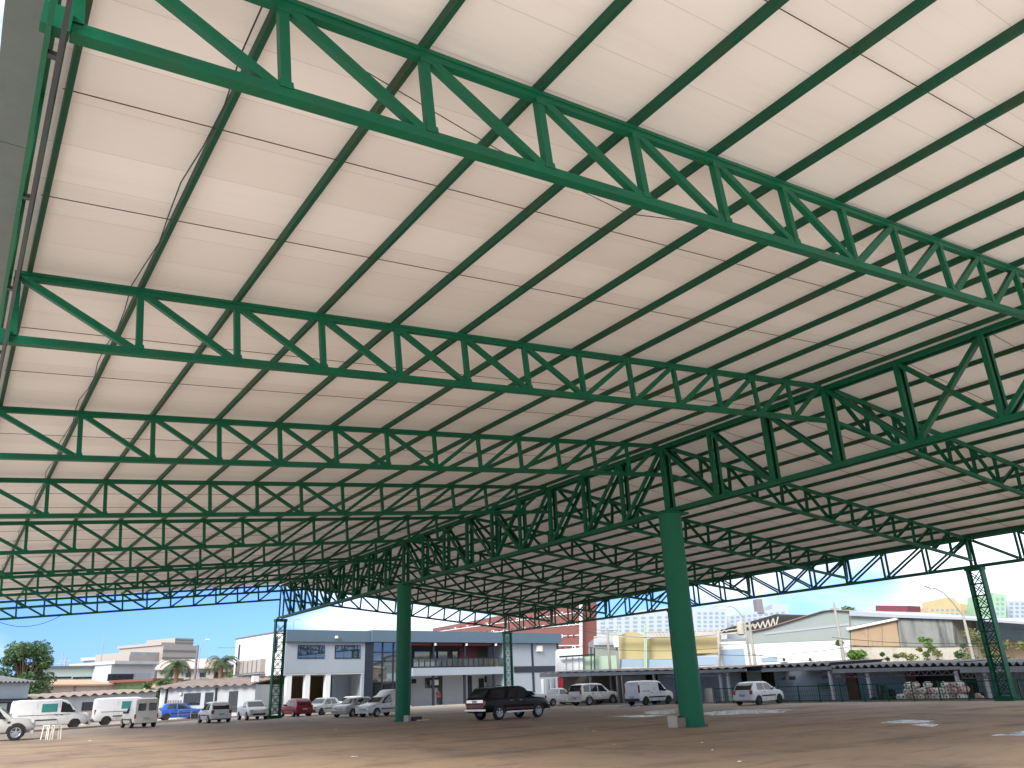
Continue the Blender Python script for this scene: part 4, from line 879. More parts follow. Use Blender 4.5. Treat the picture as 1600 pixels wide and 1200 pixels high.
# blocks, rubble, litter at the columns
def rock(name, label, cat, p, size, m, rz=0.):
    mb = MB(); x, y, z = size; mb.prism([(-x / 2, -y / 2, 0), (x / 2, -y * .45, 0), (x * .48, y / 2, 0), (-x * .46, y * .42, 0)], (0.02, .01, z)); o = mb.build(name, m, bevel=.03, loc=tuple(p)); o.rotation_euler.z = rz; return tag(o, label, cat)
rock('concrete_block', 'square concrete block against the left foot of the nearest round column', 'block', ground_at(1053.5, 1137), (.42, .42, .42), 'pale_concrete', .5)
rock('concrete_block', 'concrete block at the right foot of the farther round column', 'block', ground_at(636, 1127.5), (.36, .36, .34), 'pale_concrete', .6)
rock('rubble_heap', 'low dark heap of rubble right of the farther round column', 'rubble', ground_at(648, 1126), (.8, .5, .22), 'dark_steel', .2)
rock('rubble_heap', 'pale flat scrap lying right of the dark rubble by the farther column', 'rubble', ground_at(661, 1126), (.9, .3, .06), 'paper', .1)
rock('rubble_heap', 'dark stained lump between the block and the nearest round column', 'rubble', ground_at(1064, 1137), (.3, .5, .34), 'brown_roof', .3)
def litter(px, s_, label):
    p = ground_at(*px); mb = MB(); n = 7; pts = []
    for i in range(n):
        a = 2 * math.pi * i / n; r_ = s_ * random.uniform(.6, 1.1); pts.append((r_ * math.cos(a), r_ * .7 * math.sin(a), .012))
    vs = pts + [(x * random.uniform(.3, .7) + .01, y * random.uniform(.3, .7), random.uniform(.015, .035)) for x, y, z in pts] + [(.01, 0, .02)]
    mb.add(vs, [(i, (i + 1) % n, n + (i + 1) % n, n + i) for i in range(n)] + [(n + i, n + (i + 1) % n, 2 * n) for i in range(n)] + [tuple(reversed(range(n)))])
    tag(mb.build('paper_litter', 'paper', loc=(p.x, p.y, 0)), label, 'litter', 'scraps of paper on the lot')
litter((553, 1183), .16, 'largest crumpled white paper scrap in the foreground'); litter((525, 1140), .10, 'small paper scrap left of the farther round column'); litter((928, 1143), .12, 'pale paper scrap on the tan lot left of the nearest column')
litter((1097, 1161), .07, 'tiny paper scrap below the nearest round column'); litter((1155, 1191), .07, 'tiny paper scrap at the bottom right of the nearest column'); litter((140, 1158), .12, 'flattened paper scrap on the tan ground right of the stools'); litter((1113, 1173), .05, 'tiny speck of paper in the lower right foreground')
litter((960, 1164), .05, 'tiny speck of paper between the black pickup and the bottom edge'); litter((915, 1140), .07, 'small twin scrap beside the pale paper scrap left of the nearest column')

# ------------------------------------------------------------------ right side: fence, low awning building, sacks
fx = 24.35
def fence(y0, y1, label, m='green'):
    t = thing('railing_fence', label, 'fence', (fx, y0, 0)); n = max(1, round((y1 - y0) / 1.6)); s = (y1 - y0) / n
    for i in range(n + 1): MB().bar((0, i * s, 0), (0, i * s, 1.08), (1, 0, 0), .06, .06).build('post', m, t)
    for z in (.12, 1.02): MB().bar((0, 0, z), (0, y1 - y0, z), (1, 0, 0), .05, .04).build('rail', m, t)
    for i in range(n):
        mb = MB(); k = 9
        for j in range(1, k): yy = i * s + s * j / k; mb.bar((0, yy, .14), (0, yy, 1.0), (1, 0, 0), .014, .010)
        for z in (.42, .72): mb.bar((.012, i * s + .03, z), (.012, (i + 1) * s - .03, z), (1, 0, 0), .014, .010)
        mb.build('mesh_panel', m, t)
fence(16.6, 31.2, 'dark green mesh railing fence along the right edge of the lot'); fence(33.6, 37.0, 'short green mesh fence between the hatchback and the nearest round column'); fence(8.5, 15.4, 'green mesh railing fence right of the lattice column')
tag(MB().box((0, 0, -.4), (.3, 62, .10)).build('kerb', 'concrete', loc=(24.4, 6, 0)), 'grey kerb under the green fence', 'kerb', kind='structure')

XB = 30.0
wr_ = Wall((XB, 40), (-1, 0))
S = Site('awning_building', 'long low service building with corrugated awning roof behind the fence', 'building', (XB, 40, -1.2), wr_)
def yz(u, v, off=0.): p = wr_.at(u, v, off); return p.y, p.z
segs = [  # left u, right u, fascia bottom v at left/right, fascia top v at left/right, roof material
    (843, 1060, 1058.5, 1052.5, 1052.5, 1047.8, 'grey_roof', 16, .03), (1060, 1165, 1052.5, 1049, 1047.8, 1045, 'brown_roof', 8, .05), (1190, 1300, 1050, 1046.5, 1044.5, 1041, 'grey_roof', 9, .10),
    (1300, 1500, 1052, 1046, 1045.5, 1041, 'grey_roof', 17, .10), (1500, 1680, 1051, 1049, 1042, 1040, 'grey_roof', 15, .10)]
for (u0, u1, b0, b1, t0, t1, m_, nw, am) in segs:
    P = lambda u, v: wr_.at(u, v, 3.0) - S.o
    MB().prism([P(u0, b0), P(u1, b1), P(u1, t1), P(u0, t0)], (.12, 0, 0)).build('fascia', 'grey_paint', S.root)
    a, b_ = P(u0, t0), P(u1, t1); corrugated(S.root, 'roof', m_, a + Vector((-.1, 0, .05 + am)), b_ + Vector((-.1, 0, .05 + am)), (6.5, 0, .16), nw, am)
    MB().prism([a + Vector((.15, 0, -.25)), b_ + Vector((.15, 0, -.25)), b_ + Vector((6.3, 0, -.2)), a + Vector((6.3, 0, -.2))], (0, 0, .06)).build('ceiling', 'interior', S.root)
P = lambda u, v: wr_.at(u, v, 0) - S.o
MB().prism([P(1165, 1052), P(1215, 1049), P(1178, 1040)], (1.5, 0, 0)).build('gable_panel', 'blue_sheet', S.root)
MB().prism([P(1300, 1052), P(1345, 1046), P(1342, 1038)], (1.0, 0, 0)).build('gable_panel', 'sage', S.root)
y0, _ = yz(835, 1070); y1, _ = yz(1690, 1070)
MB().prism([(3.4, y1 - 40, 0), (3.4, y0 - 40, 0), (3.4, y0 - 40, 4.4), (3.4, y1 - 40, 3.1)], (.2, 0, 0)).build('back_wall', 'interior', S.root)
def wseg(u0, u1, m_, nm='wall_section', off=-2.2, v=1080, th=.12):
    a, b_ = wr_.at(u0, v, off), wr_.at(u1, v, off); zt_ = lerp(2.5, 1.72, (u0 - 850) / 650)
    return MB().box((a.x - S.o.x, b_.y - S.o.y, 0), (a.x - S.o.x + th, a.y - S.o.y, zt_ - S.o.z)).build(nm, m_, S.root)
wseg(846, 850, 'white_paint'); wseg(854, 858, 'bluewhite_paint'); wseg(862, 867, 'bluewhite_paint'); wseg(872, 881, 'red_paint', 'red_pillar', -.5); wseg(975, 1010, 'grey_paint'); wseg(1030, 1160, 'grey_paint')
wseg(1170, 1192, 'mint'); wseg(1213, 1325, 'bluewhite_paint'); wseg(1326, 1341, 'wood', 'door', -2.0); wseg(1343, 1420, 'bluewhite_paint'); wseg(1419, 1434, 'wood', 'door', -2.0); wseg(1530, 1690, 'grey_paint')
S2w = Wall((XB + 2.2, 40), (-1, 0))
def wrect(nm, m_, u0, v0, u1, v1, out=.03):
    a, b_ = S2w.at(u0, (v0 + v1) / 2), S2w.at(u1, (v0 + v1) / 2); z0, z1 = S2w.at((u0 + u1) / 2, v1).z, S2w.at((u0 + u1) / 2, v0).z
    return MB().box((a.x - out - S.o.x, b_.y - S.o.y, z0 - S.o.z), (a.x - .003 - S.o.x, a.y - S.o.y, z1 - S.o.z)).build(nm, m_, S.root)
for u0, u1, v0, v1 in ((1217, 1227, 1056, 1062), (1233, 1243, 1056, 1062), (1284, 1296, 1054, 1060), (1303, 1315, 1054, 1060)): wrect('window', 'window_dark', u0, v0, u1, v1)
wrect('mural', 'sage', 1213, 1066, 1240, 1074, .012); wrect('mural', 'stained', 1278, 1067, 1302, 1077, .012)
for u in (924, 966, 974, 1024, 1128, 1140, 1301, 1360, 1500, 1545):
    p = wr_.at(u, 1080, 2.7); zt_ = lerp(2.52, 1.62, (u - 850) / 650); MB().box((p.x - .09 - S.o.x, p.y - .09 - S.o.y, 0), (p.x + .09 - S.o.x, p.y + .09 - S.o.y, zt_ - S.o.z)).build('post', 'pale_concrete' if u < 1100 else 'white_paint', S.root)
def lace(u0, u1, v0a, v0b, h, m_='galv', off=2.9, n=14):
    a, b_ = wr_.at(u0, v0a, off) - S.o, wr_.at(u1, v0b, off) - S.o; mb = MB(); mb.bar(a, b_, (1, 0, 0), .05, .05); mb.bar(a - Vector((0, 0, h)), b_ - Vector((0, 0, h)), (1, 0, 0), .05, .05)
    for i in range(n):
        p, q_ = a.lerp(b_, i / n), a.lerp(b_, (i + .5) / n); r_ = a.lerp(b_, (i + 1) / n); mb.bar(p, q_ - Vector((0, 0, h)), (1, 0, 0), .035, .035, .0); mb.bar(q_ - Vector((0, 0, h)), r_, (1, 0, 0), .035, .035)
    mb.build('lattice_beam', m_, S.root)
lace(1040, 1140, 1052, 1050.5, .26, 'galv'); lace(1318, 1492, 1050.5, 1046, .3, 'stripe'); lace(1500, 1660, 1051.5, 1050, .3, 'stripe')
# stair railing and ramp
# mural lettering seen on the wall
try:
    cu = bpy.data.curves.new('lettering', 'FONT'); cu.body = 'CA'; cu.size = .55; cu.extrude = .01; tmp = bpy.data.objects.new('lettering_curve', cu); me = bpy.data.meshes.new_from_object(tmp); bpy.data.objects.remove(tmp); to = bpy.data.objects.new('lettering', me); COL.objects.link(to); to.parent = S.root; to.data.materials.clear(); to.data.materials.append(M['stripe'])
    p = S2w.at(1311, 1073.5, .04) - S.o; to.location = p; to.rotation_euler = (R(90), 0, R(-90))
except Exception: pass

# sack pile: rolled bundles, ends towards the lot
pw = Wall((26.2, 20), (-1, 0))
ya, yb = pw.at(1506, 1085).y, pw.at(1392, 1085).y; zt_ = pw.at(1450, 1070).z
tag(MB().box((-.1, 0, 0), (1.6, yb - ya + .3, .62)).build('loading_platform', 'pale_concrete', loc=(26.2, ya - .1, -.95)), 'low pale concrete platform under the pile of rolled bundles', 'platform')
M['sack'] = mat('white_sack_cloth', (.80, .75, .71), .85, var=.12, scale=4, dirt=(.35, .14, .12), dirt_amt=.6, dirt_scale=3.0); M['sack_red'] = mat('pink_sack_cloth', (.62, .40, .36), .85, var=.2, scale=4, dirt=(.6, .55, .5), dirt_amt=.8, dirt_scale=3); M['sack_hole'] = M['dark_steel']
def bundle_mesh(m_):
    mb = MB(); r_ = .185; seg = 14; prof = [(.03, .06), (.07, .0), (.115, -.02), (.165, .02), (r_, .08), (r_ * .96, .3), (r_, .55), (.15, .62), (.02, .62)]
    for rr_, x in prof:
        for i in range(seg): a = 2 * math.pi * i / seg; mb.v.append((x, rr_ * math.cos(a), rr_ * math.sin(a)))
    for j in range(len(prof) - 1):
        for i in range(seg): mb.f.append((j * seg + i, j * seg + (i + 1) % seg, (j + 1) * seg + (i + 1) % seg, (j + 1) * seg + i))
    mb.f.append(tuple(range(seg))); mb.f.append(tuple((len(prof) - 1) * seg + i for i in range(seg)))
    return mb
protos = []
for m_, nm in (('sack', 'white'), ('sack_red', 'pink')):
    o = bundle_mesh(m_).build('rolled_bundle', m_, smooth=True); h = MB().tube([(.035, 0, 0), (.062, 0, 0)], .058, 10).build('core', 'sack_hole', o); protos.append([o, False, nm])
rows = 4; zz = -.33 + .185
for r_i in range(rows):
    n = int((yb - ya) / .385) - (r_i // 2) - (1 if r_i == 3 else 0)
    for i in range(n):
        if r_i == 3 and random.random() < .35: continue
        pr_ = protos[0 if random.random() < .72 else 1]
        if not pr_[1]: o = pr_[0]; pr_[1] = True
        else: o = copy_tree(pr_[0])
        o.location = (26.2 + random.uniform(-.08, .08), ya + .15 + (i + .5 * (r_i % 2)) * .385 + random.uniform(-.02, .02), zz + r_i * .335 + random.uniform(-.015, .015))
        o.rotation_euler = (random.uniform(0, 6), random.uniform(-.1, .1), random.uniform(-.25, .25))
        tag(o, f'{pr_[2]} rolled sack bundle in the pile behind the green fence', 'sack bundle', 'rolled sack bundles piled behind the fence')
# dark sacks left of the pile
def heap(name, label, cat, c0, size, m_, n=26):
    mb = MB(); rnd = random.Random(label)
    for i in range(n):
        a = rnd.uniform(0, 6.28); p = Vector((rnd.uniform(-.5, .5) * size[0], rnd.uniform(-.5, .5) * size[1], 0)); h = size[2] * (1 - (abs(p.y) / size[1] * 1.6) ** 2) * rnd.uniform(.55, 1)
        s = rnd.uniform(.14, .24); mb.tube([p + Vector((0, 0, 0)), p + Vector((.02, .03, h * .5)), p + Vector((0, 0, h - .06)), p + Vector((0, 0, h))], [s, s * 1.15, s * .9, s * .3], 7)
    return tag(mb.build(name, m_, smooth=True, loc=c0), label, cat)
p = pw.at(1370, 1085); heap('junk_heap', 'dark heap of stacked goods under the awning left of the sack pile', 'heap', (26.8, p.y, -1), (1.2, 2.0, 2.1), 'dark_steel'); p = pw.at(1480, 1085); heap('junk_heap', 'dark goods stacked under the awning behind the sack pile', 'heap', (28.6, p.y + 1, -1), (1.2, 4.0, 2.2), 'interior'); p = pw.at(1520, 1085); heap('junk_heap', 'grey sacks slumped at the right end of the sack pile', 'heap', (26.6, p.y, -1), (1.0, .9, 1.5), 'sack_red', 12)
p = wr_.at(1108, 1090, 4.5); tag(MB().tube([(0, 0, -1), (0, 0, .5), (0, 0, .95)], [.3, .31, .3], 16).build('concrete_drum', 'pale_concrete', loc=(p.x, p.y, .1), smooth=True), 'pale round drum right of the nearest round column, under the awning', 'drum')
p = wr_.at(984, 1090, 4.0); tag(MB().tube([(0, 0, -1), (0, 0, .4), (0, 0, .9)], [.4, .42, .4], 16).build('concrete_drum', 'stained', loc=(p.x, p.y, .1), smooth=True), 'mossy grey drum between the off-road wagon and the panel van', 'drum')

# ------------------------------------------------------------------ far right: hall, walls, sheds
wh = Wall((48, 40), (-1, 0)); zlow = -1.2
S = Site('gabled_hall', 'bright white gabled hall with grey-green gable cladding beyond the awnings', 'building', (48, 40, zlow), wh)
pb = lambda u: (u, 1075)
S.poly('lower_wall', 'white_paint', [(1124, 1075), (1328, 1068), (1328, 999), (1124, 1007.5)], 12)
S.poly('gable_wall', 'sage', [(1165, 1006), (1328, 999), (1326, 955), (1300, 953.5), (1284, 955), (1225, 972), (1196, 982), (1166, 986)], 11.9, .06)
S.poly('cladding_band', 'metal_roof', [(1195, 989), (1327, 974), (1327, 977), (1195, 992)], .06, .12)
S.poly('side_return', 'white_paint', [(1123.5, 1007), (1164.5, 1006), (1164.5, 1002), (1123.5, 1003)], .5, .08)
S.rect('shutter', 'blue_sheet', 1129, 1014, 1164, 1040, .1, 0)
S.poly('roof', 'brown_roof', [(1170, 986), (1196, 980.8), (1285, 953.6), (1300, 952.2), (1326, 954), (1326, 955), (1300, 953.2), (1286, 954.6), (1197, 982), (1170, 987.5)], 12.5, .4)
S.rect('condenser_unit', 'plastic_white', 1221, 1027, 1231, 1034, .5, 0); S.rect('condenser_unit', 'plastic_white', 1262, 1027, 1272, 1034, .5, 0)
for u in (1226, 1267):
    p = wh.at(u - 1, 1030.5, .52) - S.o; MB().tube([p, p + Vector((-.03, 0, 0))], .16, 12).build('fan_grille', 'dark_steel', S.root)
S.rect('wall_sign', 'blue_sheet', 1190, 1027, 1215, 1034, .08, 0)
S = Site('old_warehouse', 'old warehouse with tan and black-stained concrete walls and long grey roof', 'building', (48, 30, zlow), wh)
S.poly('tan_wall', 'tan', [(1330, 1010), (1406, 1010), (1400, 969), (1329, 985)], 14, .0); S.poly('stained_wall', 'stained', [(1407, 1010), (1492, 1010), (1487, 966), (1402, 968)], 14, -.05)
S.poly('lower_wall', 'pale_concrete', [(1331, 1068), (1505, 1062), (1500, 1010.3), (1331, 1010.3)], 14, -.1)
S.poly('verge', 'white_paint', [(1322, 981), (1399, 965.5), (1401, 968.5), (1324, 985)], 14.5, .35)
S.poly('roof', 'metal_roof', [(1327, 954), (1400, 960), (1500, 964.5), (1640, 974), (1640, 978), (1500, 968), (1400, 965), (1327, 962)], 16, .3)
S.poly('clerestory', 'sage', [(1328, 979), (1398, 965), (1398, 963), (1328, 958)], 13, -.2)
for u in (1356, 1378): S.poly('wall_joint', 'brown_roof', [(u, 1009), (u + .8, 1009), (u + .4, 978), (u - .4, 978)], .04, .03)
S = Site('blue_shed', 'pale blue metal shed with dark window strip at the far right', 'building', (52, 18, zlow), Wall((52, 18), (-1, 0)))
S.poly('wall', 'blue_sheet', [(1489, 1062), (1680, 1056), (1680, 980), (1488, 968)], 14); S.poly('lower_wall', 'tan', [(1490, 1062), (1680, 1056), (1680, 1002), (1490, 1000)], .3, .3)
S.poly('window_strip', 'window_far', [(1508, 982), (1535, 984), (1535, 990), (1508, 989)], .1, .12); S.poly('window_strip', 'window_far', [(1580, 984), (1640, 986), (1640, 992), (1580, 990)], .1, .12)
S.poly('roof', 'metal_roof', [(1488, 964), (1680, 975), (1680, 980), (1488, 968)], 15, .5)
# maroon roof sign box
wq = Wall((75, 40), (-1, 0))
S = Site('roof_tank_house', 'maroon sheet-clad box standing on the warehouse roofline', 'building', (75, 40, zlow), wq); S.poly('cladding', 'maroon', [(1368, 954.5), (1418, 956), (1418, 946.5), (1368, 946)], 3); S.poly('wall', 'white_paint', [(1360, 1060), (1420, 1060), (1420, 956.5), (1360, 955)], 4, -.1)
# open steel roof beyond the hall
wo_ = Wall((54, 60), (-1, 0))
S = Site('open_steel_shed', 'dark open steel roof frame left of the white hall', 'building', (54, 60, zlow), wo_)
S.poly('roof', 'dark_steel', [(1117, 987), (1213, 959.5), (1214, 962), (1118, 990)], 14)
mb = MB(); 
for i in range(12):
    u0, u1 = 1120 + i * 8, 1124 + i * 8; mb.bar(wo_.at(u0, 990 - i * 2.2, .1) - S.o, wo_.at(u1, 985 - i * .4, .1) - S.o, (1, 0, 0), .12, .1); mb.bar(wo_.at(u1, 985 - i * .4, .1) - S.o, wo_.at(u0 + 8, 989 - i * 2.3, .1) - S.o, (1, 0, 0), .12, .1)
mb.build('lattice', 'pale_concrete', S.root)
S.poly('chord', 'pale_concrete', [(1118, 991), (1216, 980), (1216, 982), (1118, 993.5)], .2, .1); S.poly('wall', 'stained', [(1125, 1060), (1165, 1060), (1165, 997), (1125, 999)], 1); S.poly('back_wall', 'navy', [(1160, 985), (1213, 972), (1213, 961), (1160, 976)], 1, -6)
S.poly('post', 'pale_concrete', [(1122, 1060), (1126, 1060), (1124, 986), (1120, 986)], .3, .2)

# yellow hall with arched tops
wy = Wall((46, 66), (-1, 0)); wy = wall_depth(92)
S = Site('yellow_hall', 'mustard yellow hall with arched wall tops behind the round column', 'building', tuple(wy.at(970, 1070)), wy); S.root.location.z = S.o.z = 0
def arch(u0, u1, vb, vt, v_side):
    pts = [(u0, vb), (u1, vb), (u1 - 1, v_side)]
    for i in range(1, 10): t = i / 10; pts.append((lerp(u1 - 1, u0 + 1, t), v_side - (v_side - vt) * math.sin(t * math.pi)))
    pts.append((u0 + 1, v_side)); return pts
S.poly('arched_wall', 'yellow', arch(968, 1006, 1030, 987, 992), 8); S.poly('arched_wall', 'yellow', arch(1012, 1056, 1030, 995, 998), 8, -.1); S.poly('arched_wall', 'yellow', [(1056.5, 1022), (1122, 1020), (1120, 993), (1056, 996)], 8, -.15)
S.poly('grey_wall', 'stained', [(928, 1045), (968, 1045), (967.5, 1000), (928, 998)], 8, -.1); S.poly('grey_wall', 'grey_paint', [(928, 1008), (966, 1008), (966, 997), (928, 997)], .3, .1)
S.poly('mint_wall', 'mint', [(911, 1050), (967, 1048), (966, 1024), (911, 1026)], 2, 1.0); S.poly('blue_band', 'blue_sheet', [(966, 1043), (1058, 1041), (1057, 1030.5), (966, 1030)], 2, .8); S.poly('blue_band', 'blue_sheet', [(1058.5, 1040), (1122, 1039), (1122, 1026), (1058.5, 1026)], 2, .8)
S.poly('pink_wall', 'pink', [(966, 1052), (1124, 1050), (1124, 1040), (966, 1043)], 2, .9); S.poly('dark_gap', 'brown_roof', [(1084, 1026), (1122, 1023), (1122, 1019), (1104, 1023)], .2, .3)
for u in (966, 1006.5, 1009): S.poly('pilaster', 'mint', [(u, 1046), (u + 2.4, 1046), (u + 1.8, 975), (u - .4, 975)], .3, 1.2)
mb = MB()
for i in range(20):
    u0 = 1010 + i * 5.6; mb.bar(wy.at(u0, 993, 1.2) - S.o, wy.at(u0 + 2.8, 986, 1.2) - S.o, wy.n, .10, .1); mb.bar(wy.at(u0 + 2.8, 986, 1.2) - S.o, wy.at(u0 + 5.6, 993, 1.2) - S.o, wy.n, .10, .1)
mb.build('roof_lattice', 'pale_concrete', S.root)
S.poly('roof_chord', 'pale_concrete', [(1008, 987), (1122, 983.5), (1122, 985), (1008, 988.5)], .2, 1.3); S.poly('roof_chord', 'pale_concrete', [(928, 994), (1122, 992.5), (1122, 994.5), (928, 996)], .2, 1.3)
# white wall house beside the office
S = Site('white_house', 'white wall with a dark steel gantry right of the office building', 'building', tuple(wy.at(890, 1070)), wy); S.root.location.z = S.o.z = 0
S.poly('wall', 'white_paint', [(870, 1050), (911, 1049), (910, 1012), (870, 1015)], 4, 1.5)
for u in (884, 894, 904): S.poly('downpipe', 'grey_paint', [(u, 1048), (u + .8, 1048), (u + .7, 1026), (u - .1, 1026)], .1, 1.65)
S.poly('gantry_beam', 'navy', [(874, 1025), (928, 1021.5), (928, 1024), (874, 1027.5)], .3, 2.2); 
for u in (923, 928.5): S.poly('gantry_post', 'navy', [(u, 1048), (u + 1.8, 1048), (u + 1.4, 1012), (u - .3, 1012)], .2, 2.0)
# red apartment building
wrd = wall_line((Vector((CAM.x, CAM.y)) + Vector(ray(690, 1080).xy) * 205), (Vector((CAM.x, CAM.y)) + Vector(ray(905, 1072).xy) * 138))
S = Site('red_apartment_block', 'long brick-red apartment block with white floor lines behind the office', 'building', (wrd.at(905, 1070).x, wrd.at(905, 1070).y, 0), wrd)
S.poly('wall', 'brick_red', [(676, 1060), (906, 1052), (906, 938), (676, 982)], 3.4)
S.poly('corner_strip', 'white_paint', [(905.5, 1052), (907, 1052), (907, 936), (905.5, 936)], .4, .3)
for a0, a1 in ((956, 987.5), (975, 996), (992, 1004.5), (1008, 1013)): S.poly('floor_line', 'white_paint', [(676, a1 + 1), (905, a0 + .8), (905, a0 - .3), (676, a1)], .1, .12)
rnd = random.Random(3); cnt = 0
for row in range(4):
    for k in range(22):
        u = 690 + k * 9.8 + rnd.uniform(-1, 1); t = (u - 676) / 229; v = lerp(985 + row * 9, 947 + row * 19, t) + 5 * t
        if v > 1014: continue
        h = lerp(3.0, 5.2, t); w = lerp(2.4, 4.4, t)
        f = S.rect('window', 'white_paint' if rnd.random() < .3 else 'maroon', u, v, u + w, v + h, .1, 0); S.rect('pane', 'window_dark', u + w * .2, v + h * .2, u + w * .8, v + h * .75, .14, -.08, f); cnt += 1
# white apartments
def apartments(name, label, depth, outline, m_, cols, rows_, u0, u1, v0, v1, slope=0., pane='window_far'):
    w = wall_depth(depth); S = Site(name, label, 'building', (w.at((u0 + u1) / 2, 1060).x, w.at((u0 + u1) / 2, 1060).y, 0), w)
    S.poly('wall', m_, outline, 14)
    du, dv = (u1 - u0) / cols, (v1 - v0) / rows_
    for r_ in range(rows_):
        for c_ in range(cols): S.rect('window', pane, u0 + c_ * du + du * .2, v0 + r_ * dv + slope * (c_ * du) + dv * .25, u0 + (c_ + 1) * du - du * .25, v0 + (r_ + 1) * dv + slope * (c_ * du) - dv * .2, .06, 0)
    return S
apartments('white_apartment_block', 'far white apartment block left of the nearest round column', 300, [(926, 1060), (1066, 1060), (1066, 946), (990, 955), (990, 962), (926, 966)], 'apt_white', 10, 4, 936, 1062, 964, 990, -.03)
apartments('white_apartment_block', 'far white apartment block just right of the nearest round column with red rooftop marks', 290, [(1082, 1060), (1136, 1060), (1136, 944), (1122, 944), (1122, 949), (1082, 952)], 'apt_white', 5, 5, 1088, 1134, 955, 988)
S = apartments('white_apartment_block', 'far white apartment block with long sloping rooflines left of the hall', 310, [(1137, 1060), (1232, 1060), (1232, 944), (1206, 944), (1206, 952), (1137, 962)], 'apt_white', 10, 3, 1140, 1228, 962, 980, -.10)
S.rect('lift_tower', 'stripe', 1182, 936, 1192, 958, .4, 4)
apartments('white_apartment_block', 'far white block with tall windows directly behind the white hall', 180, [(1214, 1060), (1262, 1060), (1262, 966), (1214, 960)], 'white_paint', 2, 2, 1220, 1252, 962, 985)
apartments('yellow_apartment_block', 'far yellow apartment block left of the right lattice column', 240, [(1450, 1060), (1502, 1060), (1502, 946), (1490, 934), (1476, 934), (1474, 947), (1450, 949)], 'apt_yellow', 6, 3, 1453, 1500, 950, 968)
apartments('yellow_apartment_block', 'lower far yellow block just left of the right lattice column', 250, [(1503, 1060), (1532, 1060), (1532, 948), (1503, 943)], 'apt_yellow', 4, 2, 1506, 1530, 952, 966)
apartments('green_apartment_block', 'far pale green apartment tower right of the lattice column', 230, [(1552, 1060), (1572, 1060), (1572, 930), (1552, 926)], 'apt_green', 2, 5, 1555, 1570, 932, 970)
apartments('white_apartment_block', 'far white and green apartment block at the right edge', 235, [(1572.5, 1060), (1660, 1060), (1660, 936), (1572.5, 938)], 'apt_white', 9, 5, 1576, 1656, 940, 972)

# ------------------------------------------------------------------ poles, lamps, masts
def pole(name, label, cat, u, vb, vt, depth, r0, r1, ubot=None, m_='pole', arms=(), z0=0.):
    w = wall_depth(depth); p1 = w.at(u, vt); base = Vector((p1.x, p1.y, z0)); t = thing(name, label, cat, tuple(base))
    MB().tube([(0, 0, 0), (0, 0, (p1.z - z0) * .5), (0, 0, p1.z - z0)], [r0, (r0 + r1) / 2, r1], 10).build('shaft', m_, t, smooth=True)
    for zo, l in arms: MB().bar((-RT.x * l, -RT.y * l, p1.z - z0 - zo), (RT.x * l, RT.y * l, p1.z - z0 - zo), (0, 0, 1), .12, .12).build('cross_arm', m_, t)
    return t, p1.z - z0
utility = 'utility poles and masts'
pole('radio_mast', 'thin radio mast rising beside the big leafy tree at the left', 'mast', 164.5, 1060, 985, 150, .12, .05, m_='galv')
pole('utility_pole', 'utility pole with two cross-arms right of the big leafy tree', 'utility pole', 103.5, 1045, 1027, 160, .16, .12, arms=((.6, 1.2), (1.8, 1.0)))
pole('utility_pole', 'thinner utility pole just left of the twin cross-arms pole', 'utility pole', 99, 1045, 1018, 165, .12, .08, arms=((2.2, 1.0),))
pole('utility_pole', 'dark stubby utility pole between the two palm trees', 'utility pole', 309.5, 1060, 1008, 105, .17, .14, m_='stripe', arms=())
t, h = pole('street_lamp', 'thin street lamp leaning over beside the dark utility pole', 'street lamp', 313, 1050, 1012, 112, .07, .05, m_='galv'); MB().tube([(0, 0, h), (RT.x * .5, RT.y * .5, h + .6), (RT.x * .9, RT.y * .9, h + 1.0)], .04, 6).build('arm', 'galv', t); MB().box((RT.x * .9 - .25, RT.y * .9 - .15, h + .95), (RT.x * .9 + .25, RT.y * .9 + .15, h + 1.1)).build('lamp_head', 'plastic_white', t)
t, h = pole('street_lamp', 'twin-headed street lamp above the office parapet', 'street lamp', 459, 1050, 968.5, 118, .08, .06, m_='galv')
for sg in (-1, 1): MB().obox((0, 0, h), RT * sg * 1.1, FW.cross(RT) * .0 + Vector((0, .3, 0)), (0, 0, .14)).build('lamp_head', 'galv', t)
pole('utility_pole', 'leaning pale utility pole in front of the yellow hall', 'utility pole', 948.5, 1045, 981, 84, .16, .11, arms=((.5, .9),))
pole('utility_pole', 'pale transformer pole just right of the leaning pole', 'utility pole', 962, 1045, 990, 84, .15, .11)
w = wall_depth(83.6); p = w.at(963, 1003); tag(MB().tube([(0, 0, -.55), (0, 0, -.5), (0, 0, .5), (0, 0, .58)], [.2, .3, .3, .16], 12).build('transformer', 'plastic_white', loc=tuple(p), smooth=True), 'white pot transformer hung on the pale pole by the yellow hall', 'transformer')
pole('utility_pole', 'utility pole standing before the white hall', 'utility pole', 1170.5, 1040, 970, 76, .19, .11, arms=((.4, .7),), z0=-1)
pole('utility_pole', 'utility pole at the seam of the white hall and the tan wall', 'utility pole', 1302.5, 1035, 941, 68, .18, .1, arms=((.5, .35),), z0=-1)
w = wall_depth(75.4); p = w.at(1157, 982); tag(MB().tube([(0, 0, -.6), (0, 0, -.5), (0, 0, .5), (0, 0, .6)], [.2, .33, .33, .16], 12).build('transformer', 'pale_concrete', loc=tuple(p), smooth=True), 'grey pot transformer hung left of the pole before the white hall', 'transformer')
